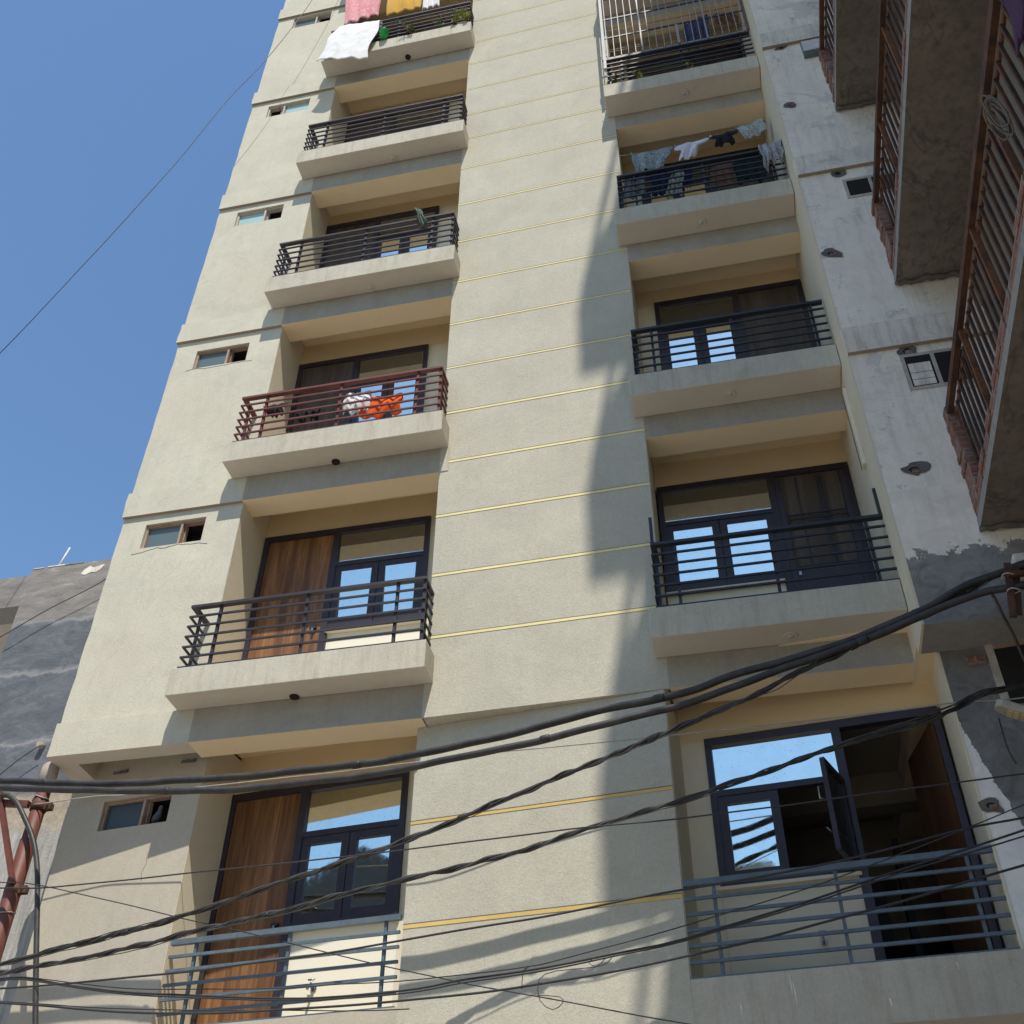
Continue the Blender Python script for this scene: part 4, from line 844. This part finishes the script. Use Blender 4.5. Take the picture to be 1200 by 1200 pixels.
# ================================================================== cables
def jig(path, amp, seed):
    rr = random.Random(seed); ph = [rr.uniform(0, 6) for _ in range(4)]
    return [p + Vector((0, amp*math.sin(i*.31+ph[0]), amp*math.sin(i*.23+ph[1])+amp*.6*math.sin(i*.71+ph[2]))) for i, p in enumerate(path)]
def thick(key, r, label):
    m = MB(); m.tube(jig(smooth_path(D[key], .06), .004, hash(key) % 97 if False else len(key)+ord(key[0])), r, M['cable'], 12); return solo(m, 'power_cable', label, 'cable', 'smooth thick power cables')
cA = thick('A', .030, 'upper of the two smooth thick black cables crossing the facade')
cB = thick('B', .0285, 'lower of the two smooth thick black cables crossing the facade')
def twisted(key, label, wa=.0185, wb=.009, rs=.0074, pitch=.62, n=8, loose=True):
    path = jig(smooth_path(D[key], .022), .003, ord(key[0])); m = MB(); ln = [0]
    for i in range(1, len(path)): ln.append(ln[-1] + (path[i]-path[i-1]).length)
    rr = random.Random(ord(key[0])); ph0 = rr.uniform(0, 6)
    for s_ in range(n):
        pts = []; rsn = rs*rr.uniform(.8, 1.15); pj = rr.uniform(0, 6)
        for i, p in enumerate(path):
            t = (path[min(i+1,len(path)-1)] - path[max(i-1,0)]).normalized()
            a = t.cross(Vector((0,0,1))).normalized(); b2 = a.cross(t)
            tw = 2*PI*(ln[i]/pitch + .22*math.sin(ln[i]*.9+ph0) + .08*math.sin(ln[i]*2.9+ph0*2))
            an = 2*PI*s_/n + .35*math.sin(ln[i]*2.1+pj)
            k_ = 1+.18*math.sin(ln[i]*3.1+pj)
            ex, ey = wa*k_*math.cos(an), wb*k_*math.sin(an)
            pts.append(p + a*(ex*math.cos(tw)-ey*math.sin(tw)) + b2*(ex*math.sin(tw)+ey*math.cos(tw)))
        m.tube(pts, rsn, M['strand'] if s_ % 3 == 0 else M['cable'], 6)
    m.tube(path, wb*.9, M['cable'], 6)
    if loose:
        for j in range(3):
            i0 = rr.randrange(40, len(path)-160); seg = path[i0:i0+70:5]
            m.tube([p + Vector((0, -.02, -.018-.02*math.sin(i/len(seg)*PI))) for i, p in enumerate(seg)], .004, M['strand'], 5)
    return solo(m, 'twisted_cable', label, 'cable', 'twisted power cables')
tC = twisted('C', 'upper of the two twisted black cables, joining the thick cables at the right')
tD = twisted('D', 'lower twisted black cable running up to the street lamp', .0165, .0082, .0066, .56)
def wraps(o, key, fr, r, m='wire', w_=.03):
    path = smooth_path(D[key], .05)
    for i, f_ in enumerate(fr):
        j = int(f_*(len(path)-3)); p = path[j]; t = (path[j+1]-path[j]).normalized(); b2 = MB(); ww = w_*(1+.6*((i*37) % 5)/5)
        b2.tube([p-t*ww, p-t*ww*.5, p+t*ww*.6, p+t*ww], [r*.96, r*1.08, r*1.05, r*.95], M[m], 10); b2.build('tape_wrap', o)
    return o
wraps(cA, 'A', (.18, .47, .71, .9), .033); wraps(cB, 'B', (.3, .62, .86), .0315); wraps(tC, 'C', (.22, .5, .66, .83, .93), .023); wraps(tD, 'D', (.35, .58, .8), .020)
def strays(o, key, seed, f0, f1, n, sp):
    path = smooth_path(D[key], .06); rr = random.Random(seed)
    for i in range(n):
        a_ = int((f0+rr.uniform(0,.6)*(f1-f0))*len(path)); b_ = min(len(path)-1, a_+rr.randint(8, 22)); seg = path[a_:b_+1]; L_ = len(seg)-1
        dv = Vector((0, rr.uniform(-1,.2), rr.uniform(-1,.6)))*sp; b2 = MB()
        b2.tube([p + dv*(max(0, math.sin(PI*k_/L_))**.7) + Vector((0,-.018,.004*math.sin(k_*1.3+i))) for k_, p in enumerate(seg)], .0038, M['strand'] if i % 2 else M['cable'], 5); b2.build('loose_strand', o)
strays(tC, 'C', 5, .72, .97, 9, .05); strays(tD, 'D', 6, .70, .96, 8, .045); strays(tC, 'C', 8, .1, .7, 5, .03)
def wire(key, r, label, m='wire', nm='wire'):
    b2 = MB(); b2.tube(jig(smooth_path(D[key], .10), .0025, ord(key[0])+len(key)), r, M[m], 6); return solo(b2, nm, label, 'wire', 'thin wires strung before the buildings' if nm == 'wire' else 'curled wire ends')
wire('E', .0055, 'pale thin wire tied to the pole and passing just below the thick cables', 'wire_pale')
wire('F', .0055, 'thin dark wire close to the wall crossing below the upper twisted cable')
wire('G', .0045, 'thin wire sloping down to the right across the lower left railing')
wire('H', .0075, 'dark wire crossing just under the lower orange groove')
wire('I', .0075, 'thicker strand of the pair sagging above the lowest wire')
wire('I2', .0055, 'thin strand running right below the thicker one of the sagging pair')
wire('J', .0040, 'thin slack wire just above the sagging pair with curled ends')
wire('K', .0080, 'lowest dark wire crossing the foot of the pier')
wire('K2', .004, 'thin wire just above the lowest wire at the bottom left')
wire('sky', .006, 'thin wire rising across the blue sky at the left')
wire('lw1', .005, 'thin wire across the top of the grey building')
wire('lw2', .005, 'thin wire fixed to the round insulator on the grey building')
wire('hang', .012, 'grey cable hanging down from the bracket at the right edge', 'strand')
wire('loop', .0028, 'curled loop of thin leftover wire hanging from the slack wire', 'wire', 'wire_loop')
wire('loop2', .0028, 'small hook of leftover wire left of the big loop', 'wire', 'wire_loop')

# ================================================================== lamp, bracket, box at the right edge
lx, ly, lz = D['lamp']
lm = thing('street_lamp', 'beige street lamp head with small amber lenses at the right edge', 'lamp', (lx+.1, ly+.3, lz))
mb = MB(); ang = -.55
Tm = Matrix.Translation((lx+.04, ly, lz-.02)) @ Matrix.Rotation(.5, 4, 'Y') @ Matrix.Rotation(.25, 4, 'X')
mb = MB(Tm); mb.prism([(-.16,-.10),(.26,-.10),(.26,.10),(-.16,.10),(-.20,.05),(-.20,-.05)], 0, .06, M['lamp']); part(mb, 'body', lm, bevel=.012)
ln_ = MB(Tm)
for i in range(7):
    for j in range(4): ln_.box(-.11+i*.045, -.075+i*.045, -.078+j*.042, -.046+j*.042, -.008, -.001, M['lamp_lens'])
part(ln_, 'lens_panel', lm)
mb = MB(); mb.tube([(lx+.25,ly,lz-.1),(lx+.45,ly+.2,lz-.06),(lx+.6,ly+.55,lz-.06)], .025, M['lamp'], 10); part(mb, 'arm', lm)
mb = MB(); mb.tube(smooth_path([(lx-.12,ly+.02,lz-.0),(lx-.13,ly,lz-.12),(lx-.12,ly+.03,lz-.26),(lx-.10,ly+.02,lz-.36)]), .006, M['wire'], 5); part(mb, 'lead_wire', lm)
br_ = thing('cable_bracket', 'rusty steel bracket holding the cable bundle at the right edge', 'bracket', (8.7, -.9, -.3))
q0, q1, q2, q3 = [Vector(v_) for v_ in D['bracket']]
mb = MB(); mb.bar(q1+Vector((0,0,-.02)), q0+Vector((0,0,.10)), .05, .02, M['rust_dark']); mb.bar(q3+Vector((.0,.05,.0)), q2+Vector((0,.05,.06)), .05, .03, M['rust_dark']); part(mb, 'upright', br_)
mb = MB(); mb.bar((q0.x-.03, -1.12, q0.z-.02), (9.3, -1.05, q0.z+.02), .04, .04, M['rust_dark']); part(mb, 'arm', br_)
mb = MB(); mb.bar((9.2, -1.05, q0.z), (9.25, -.74, q0.z), .04, .04, M['rust_dark']); part(mb, 'wall_arm', br_)
for dz in (-.02, -.16):
    mb = MB(); mb.tube([(q0.x-.02+.05*math.cos(t), -1.1+.04*math.sin(t), q0.z+dz+.01*math.sin(2*t)) for t in [i*PI/6 for i in range(13)]], .006, M['wire_pale'], 5); part(mb, 'wire_tie', br_)
w0 = D['wbox']
mb = MB(); mb.box(w0[0]-.02, w0[0]+.25, w0[1]+.02, w0[1]+.155, w0[2]-.06, w0[2]+.12, M['white_band']); solo(mb, 'junction_box', 'pale box on the cement wall above the cable bracket', 'box', bevel=.01)

# ================================================================== laundry
def cloth(key, m, label, cat, name=None, amp=.018, folds=3.0, nu=22, nv=22, over=0.0, ragged=.012, group=None, solid=True, yout=-1, q4=None, seed=None, sidew=.01, shirt=False):
    TLc, TRc, BRc, BLc = [Vector(p) for p in (q4 or L[key])]
    rr = random.Random(seed if seed is not None else sum(map(ord, key))); ph = [rr.uniform(0, 6.28) for _ in range(8)]
    vs = []; rows = []
    nover = 5 if over else 0
    for j in range(-nover, nv+1):
        for i in range(nu+1):
            u = i/nu
            if j >= 0:
                v = j/nv
                top = TLc.lerp(TRc, u); bot = BLc.lerp(BRc, u)
                bot = bot + Vector((0, 0, ragged*(math.sin(u*9+ph[0])+.7*math.sin(u*21+ph[1])+.12*rr.uniform(-1,1))))
                top = top + Vector((0, 0, -.012*math.sin(u*PI*2.0+ph[6])*1.0))
                if shirt:
                    w_ = 1 if v < .34 else max(.62, 1-(v-.34)*4)
                    uu = .5+(u-.5)*w_; top = TLc.lerp(TRc, uu); bot = BLc.lerp(BRc, uu) + Vector((0, 0, ragged*math.sin(uu*9+ph[0])*.6))
                    if abs(u-.5) > .31: bot = bot.lerp(top, .0)
                p = top.lerp(bot, v)
                k_ = amp*(.35+.75*v)
                dy = k_*(math.sin(u*folds*2*PI+ph[2]+v*1.6*math.sin(ph[3])) + .45*math.sin(u*folds*4.3*PI+ph[4]-v*2.2) + .35*math.sin(v*7+u*5+ph[5]))
                p = p + Vector((sidew*math.sin(v*8+ph[7])*(1 if u < .5 else -1)*abs(2*u-1), dy + (yout*.03*math.sin(v*PI)), 0))
            else:
                t = -j/nover
                p = TLc.lerp(TRc, u) + Vector((0, .05*min(1, t*1.6)+amp*.5*math.sin(u*folds*6+ph[2]), .012*math.sin(min(1, t*1.6)*PI) - over*max(0, t-.3)))
            vs.append(p)
    R = nv+1+nover
    fs = [(r_*(nu+1)+i, r_*(nu+1)+i+1, (r_+1)*(nu+1)+i+1, (r_+1)*(nu+1)+i) for r_ in range(R-1) for i in range(nu)]
    b2 = MB(); b2.add(vs, fs, C_[m], True)
    o = tag(b2.build(name or cat), label, cat, group)
    sd = o.modifiers.new('thickness', 'SOLIDIFY'); sd.thickness = .006
    return o
cloth('pink', 'pink', 'pink towel hanging above the top left railing', 'towel', ragged=.02)
cloth('yellow', 'yellow', 'mustard yellow towel hanging beside the pink one', 'towel', ragged=.02)
cloth('white4', 'white', 'small white cloth hanging right of the yellow towel', 'cloth')
cloth('sheet', 'white', 'large white sheet draped over the top left railing corner', 'sheet', amp=.016, folds=2.2, nu=34, nv=30, over=.15, ragged=.010, sidew=.03)
cloth('white1', 'white', 'small white towel on the red brown railing', 'towel', over=.15, ragged=.02)
cloth('orange', 'orange', 'bright orange cloth on the red brown railing', 'cloth', over=.15, ragged=.03)
cloth('black1', 'black', 'black garment hanging low at the left end of the red brown railing', 'garment', ragged=.03, shirt=True)
cloth('black1b', 'black', 'crumpled black cloth behind the red brown railing beside the door', 'cloth', amp=.03, ragged=.04)
cloth('green2', 'green', 'dark green cloth slung over the railing one floor above the red brown one', 'cloth', over=.1)
cloth('pat', 'pat', 'grey patterned cloth at the left end of the clothes line', 'cloth', amp=.02, ragged=.022, folds=1.9)
cloth('whiteR', 'shirt', 'white shirt on the clothes line between patterned and black pieces', 'shirt', ragged=.02, folds=1.9, shirt=True)
cloth('blackR', 'black', 'black garment on the clothes line right of the white shirt', 'garment', ragged=.022, amp=.02, folds=1.9, shirt=True)
cloth('greyR', 'grey', 'grey checked cloth at the right end of the clothes line', 'cloth', ragged=.022, amp=.02, folds=1.9)
cloth('navy', 'navy', 'dark navy garment hanging on the railing under the clothes line', 'garment', ragged=.03, over=.1, shirt=True)
cloth('greyL', 'lgrey', 'grey garment at the left end of the railing under the clothes line', 'garment', ragged=.03, over=.1)
cloth('patb', 'floral', 'pale floral cloth beside the navy garment on the railing', 'cloth', ragged=.03)
cloth('navy2', 'navy', 'small navy piece hanging right of the floral cloth', 'garment', ragged=.03)
cloth('brown', 'brown', 'plain brown cloth behind the bars under the clothes line', 'cloth', ragged=.01, amp=.01)
cloth('green', 'dgreen', 'wide dark green cloth behind the bars right of the brown one', 'cloth', ragged=.03)
cloth('patR', 'mixc', 'patterned grey shirt bunched over the right end of that railing', 'shirt', over=.15, ragged=.05, amp=.035)
cloth('blue3', 'blue', 'slate blue garment hanging behind the white grille', 'garment', ragged=.05, amp=.03)
cloth('dark3', 'brown', 'dark brown garment hanging near the cream wall behind the grille', 'garment', ragged=.03)
cl = MB(); cl.tube(smooth_path(L['line'], .1), .004, M['wire_pale'], 5)
clo = solo(cl, 'clothes_line', 'thin cord strung across the right balcony holding four pieces of laundry', 'line')
for i, pt_ in enumerate(L['line'][1:6]):
    p_ = MB(); x, y, z = pt_; p_.box(x-.008, x+.008, y-.012, y+.012, z-.03, z+.03, (M['green_plastic'], M['frost'], M['white_plastic'], M['frost'], M['green_plastic'])[i])
    p_.build('clothes_peg', clo)
pq = [(8.585,-2.75,1.98+.0)]
Q = D['purple']
cloth('purple', 'purple', 'purple satin cloth bundled over the lowest brick balcony railing', 'cloth', q4=[(8.63,-4.72,2.0),(8.65,-5.4,2.0),(8.63,-5.3,1.05),(8.63,-4.60,1.30)], amp=.07, folds=2.6, ragged=.04, over=.2, seed=5)
rp = MB(); cx_, cy_, cz_ = D['coil'][0]
rr = random.Random(2)
for j in range(9):
    o1, o2 = rr.uniform(-.03,.03), rr.uniform(-.05,.05); a_, b_ = rr.uniform(.05,.085), rr.uniform(.12,.2)
    c1 = Vector(D['coil'][1]) + Vector((-.03+o1*.5, o2, .06+o1))
    rp.tube([c1 + Vector((-.035*math.sin(t)-.01, a_*math.cos(t), b_*math.sin(t)+.02*math.sin(3*t+j))) for t in [i*2*PI/24 for i in range(25)]], .0055, M['rope'], 5)
solo(rp, 'rope_coil', 'tangled coil of old rope tied to the lowest brick balcony railing', 'rope')

# ================================================================== white grille on the fourth right balcony
gr = thing('window_grille', 'white steel bar grille standing on the upper right balcony railing', 'grille', (7, -.38, 10.37))
g0, g1, gx0, gx1, gy = 10.38, 12.30, 5.93, 7.97, -.385
for i in range(20):
    x = gx0+.05+i*(gx1-gx0-.08)/19; w_ = .022 if i in (5, 14) else .011
    if i == 10:
        b2 = MB(); b2.bar((x, gy-.01, g0), (x, gy-.01, g0+.55), .035, .02, M['silver']); part(b2, 'bar', gr); continue
    b2 = MB(); b2.bar((x+random.uniform(-.006,.006), gy, g0), (x+random.uniform(-.012,.012), gy, g1), w_, .014, M['silver']); part(b2, 'bar', gr)
for z in (g0+.01, g0+.62, g0+1.2, g1-.05):
    b2 = MB(); b2.bar((gx0, gy+.016, z), (gx1, gy+.016, z), .016, .03, M['rail_black'] if z > g0+.5 else M['silver']); part(b2, 'cross_bar', gr)
for z in (g0+.22, g0+.28, g0+.86):
    b2 = MB(); b2.bar((gx0, gy+.03, z), (gx1, gy+.05, z+.02), .006, .006, M['wire']); part(b2, 'line', gr)
b2 = MB(); b2.bar((gx0, gy, g0-.3), (gx0, gy, g1), .04, .03, M['silver']); b2.bar((gx0+.01, gy+.04, g0), (gx0+.01, -.07, g0), .02, .03, M['silver']); part(b2, 'side_frame', gr)
b2 = MB(); b2.bar((gx1+.015, gy, g0), (gx1+.015, gy, g1), .03, .03, M['rail_red']); part(b2, 'side_frame', gr)
b2 = MB(); b2.bar((gx0-.024, gy-.003, g0-.06), (gx0-.024, gy-.003, g0+.07), .012, .035, M['rail_red']); part(b2, 'red_rag', gr)

# ================================================================== potted plants
def plant(loc, h, w, n, leaf, label, pot=False, flowers=0, droop=.3, lsize=.045, potcol='pot', seed=1, stems=6, potz=0):
    rr = random.Random(seed); t = thing('balcony_plant', label, 'plant', loc, 'plants on the balcony edges')
    X, Y_, Z = loc
    if pot:
        p = MB(); p.lathe([(.0,.0),(.05,.0),(.075,.12),(.08,.125),(.068,.125),(.06,.10),(.0,.10)], M[potcol], 14, (X,Y_,Z)); part(p, 'pot', t)
    s_ = MB(); lf = MB(); fl = MB(); z0 = Z + (.1 if pot else 0)
    for i in range(stems):
        a = rr.uniform(0, 2*PI); rad = rr.uniform(.3, 1)*w; hh = h*rr.uniform(.55, 1)
        pts = [Vector((X+rad*math.cos(a)*k_**1.3, Y_+rad*.7*math.sin(a)*k_**1.3-.03*k_, z0+hh*(k_-droop*k_*k_))) for k_ in [j/6 for j in range(7)]]
        s_.tube(pts, [.006-.0007*j for j in range(7)], M['leaf_dry'], 5)
        for j in range(n//stems):
            k_ = rr.uniform(.2, 1.0); idx = min(5, int(k_*6)); p0 = pts[idx].lerp(pts[idx+1], k_*6-idx)
            d_ = Vector((rr.uniform(-1,1), rr.uniform(-1,1), rr.uniform(-.6,.7))).normalized(); s0 = lsize*rr.uniform(.6,1.3)
            sd = d_.cross(Vector((rr.uniform(-1,1), rr.uniform(-1,1), rr.uniform(-1,1)))).normalized()
            m = leaf if rr.random() < .8 else M['leaf']
            lf.add([p0, p0+d_*s0*.5+sd*s0*.3, p0+d_*s0*1.2, p0+d_*s0*.5-sd*s0*.3], [(0,1,2,3)], m)
        if i < flowers:
            for j in range(7):
                d_ = Vector((rr.uniform(-1,1), rr.uniform(-1,1), rr.uniform(-1,1))).normalized()*.028; sd = d_.orthogonal()*.6
                fl.add([pts[-1], pts[-1]+d_*.6+sd, pts[-1]+d_*1.2, pts[-1]+d_*.6-sd], [(0,1,2,3)], M['petal'])
    part(s_, 'stem', t); part(lf, 'foliage', t)
    if flowers: part(fl, 'flowers', t)
zt4 = 12.65
plant((2.80,-.36,zt4), .26, .18, 130, M['leaf'], 'plant with pink flowers on the top left balcony edge', flowers=3, seed=3, lsize=.04)
plant((3.55,-.33,zt4-.02), .34, .12, 110, M['leaf_y'], 'yellow green leafy plant near the right end of the top left balcony', seed=4, droop=.2)
plant((3.76,-.32,zt4-.02), .42, .12, 120, M['leaf_y'], 'taller yellow green plant at the right corner of the top left balcony', seed=5, droop=.15)
plant((3.28,-.20,zt4), .62, .16, 130, M['leaf'], 'dull green bushy plant behind the top left railing', seed=6, droop=.2)
plant((6.03,-.34,9.63), .42, .13, 130, M['leaf_dry'], 'dry brownish plant at the left corner below the white grille', seed=7)
plant((6.42,-.36,9.62), .36, .16, 60, M['leaf_y'], 'sparse yellow green plant below the white grille', seed=8, droop=.5)
plant((7.10,-.33,9.62), .38, .07, 30, M['leaf_y'], 'thin small plant in the middle of the railing below the grille', seed=9, lsize=.04)
bk = MB(); bx_, by_, bz_ = D['plants']['bucket']
bk.lathe([(.0,0),(.06,0),(.075,.15),(.08,.155),(.07,.155),(.06,.02),(0,.02)], M['green_plastic'], 18, (bx_+.0,-.35,bz_-.02))
solo(bk, 'green_pot', 'bright green plastic pot beside the white sheet on the top left railing', 'pot')

# ================================================================== pigeon in the lower left window
def pigeon():
    X, Y_, Z = -2.665, .075, wb+.012
    prof = [(-.0,-.13,.045,.010),(-.0,-.09,.055,.022),(0,-.05,.07,.040),(0,.0,.085,.050),(0,.05,.10,.048),(0,.085,.135,.036),(0,.095,.165,.025),(0,.10,.19,.026),(0,.115,.205,.024),(0,.135,.205,.012),(0,.155,.198,.004)]
    m = MB(TL); pts = [(X + b2*.45, Y_ - b2*.25, Z + c2*.85) for s_, b2, c2, r in prof]
    m.tube(pts, [r*.8 for *_, r in prof], M['pigeon'], 12)
    for dx_ in (-.015, .015): m.tube([(X+.01+dx_, Y_, Z+.04), (X+.012+dx_, Y_, Z)], .004, M['petal'], 5)
    return solo(m, 'pigeon', 'grey pigeon perched in the open half of the lower left window', 'bird')
pigeon()

# ================================================================== camera, sun, sky
cam = bpy.data.cameras.new('camera'); co = bpy.data.objects.new('camera', cam); COL.objects.link(co); sc.camera = co
K = D['cam']; cam.sensor_width = 36; cam.sensor_fit = 'HORIZONTAL'; cam.lens = 36*K['f']/1200; cam.clip_end = 3000; cam.clip_start = .05
rt, up, fw = Vector(K['rt']), Vector(K['up']), Vector(K['fw'])
co.matrix_world = Matrix(((rt.x, up.x, -fw.x, K['loc'][0]), (rt.y, up.y, -fw.y, K['loc'][1]), (rt.z, up.z, -fw.z, K['loc'][2]), (0,0,0,1)))
SD = Vector((-.32, 1, -1.75)).normalized()
sun = bpy.data.lights.new('sun', 'SUN'); sun.energy = 5.0; sun.angle = math.radians(.42); sun.color = (1, .94, .85)
so_ = bpy.data.objects.new('sun', sun); COL.objects.link(so_); so_.rotation_euler = SD.to_track_quat('-Z', 'Y').to_euler(); so_.location = (0, -20, 30)
w = bpy.data.worlds.new('World'); sc.world = w; w.use_nodes = True; nt = w.node_tree
bg = nt.nodes['Background']; sk = nt.nodes.new('ShaderNodeTexSky'); sk.sky_type = 'NISHITA'; sk.sun_disc = False
sk.sun_elevation = math.asin(-SD.z); sk.sun_rotation = math.atan2(-SD.x, -SD.y)
sk.altitude = 200; sk.air_density = 1.5; sk.dust_density = .4; sk.ozone_density = 3.0
nt.links.new(mix(nt, 1.0, sk.outputs[0], (.86, .985, 1.10), 'MULTIPLY'), bg.inputs[0]); bg.inputs[1].default_value = .15
sc.view_settings.view_transform = 'Standard'; sc.view_settings.look = 'None'; sc.view_settings.exposure = 0; sc.view_settings.gamma = 1
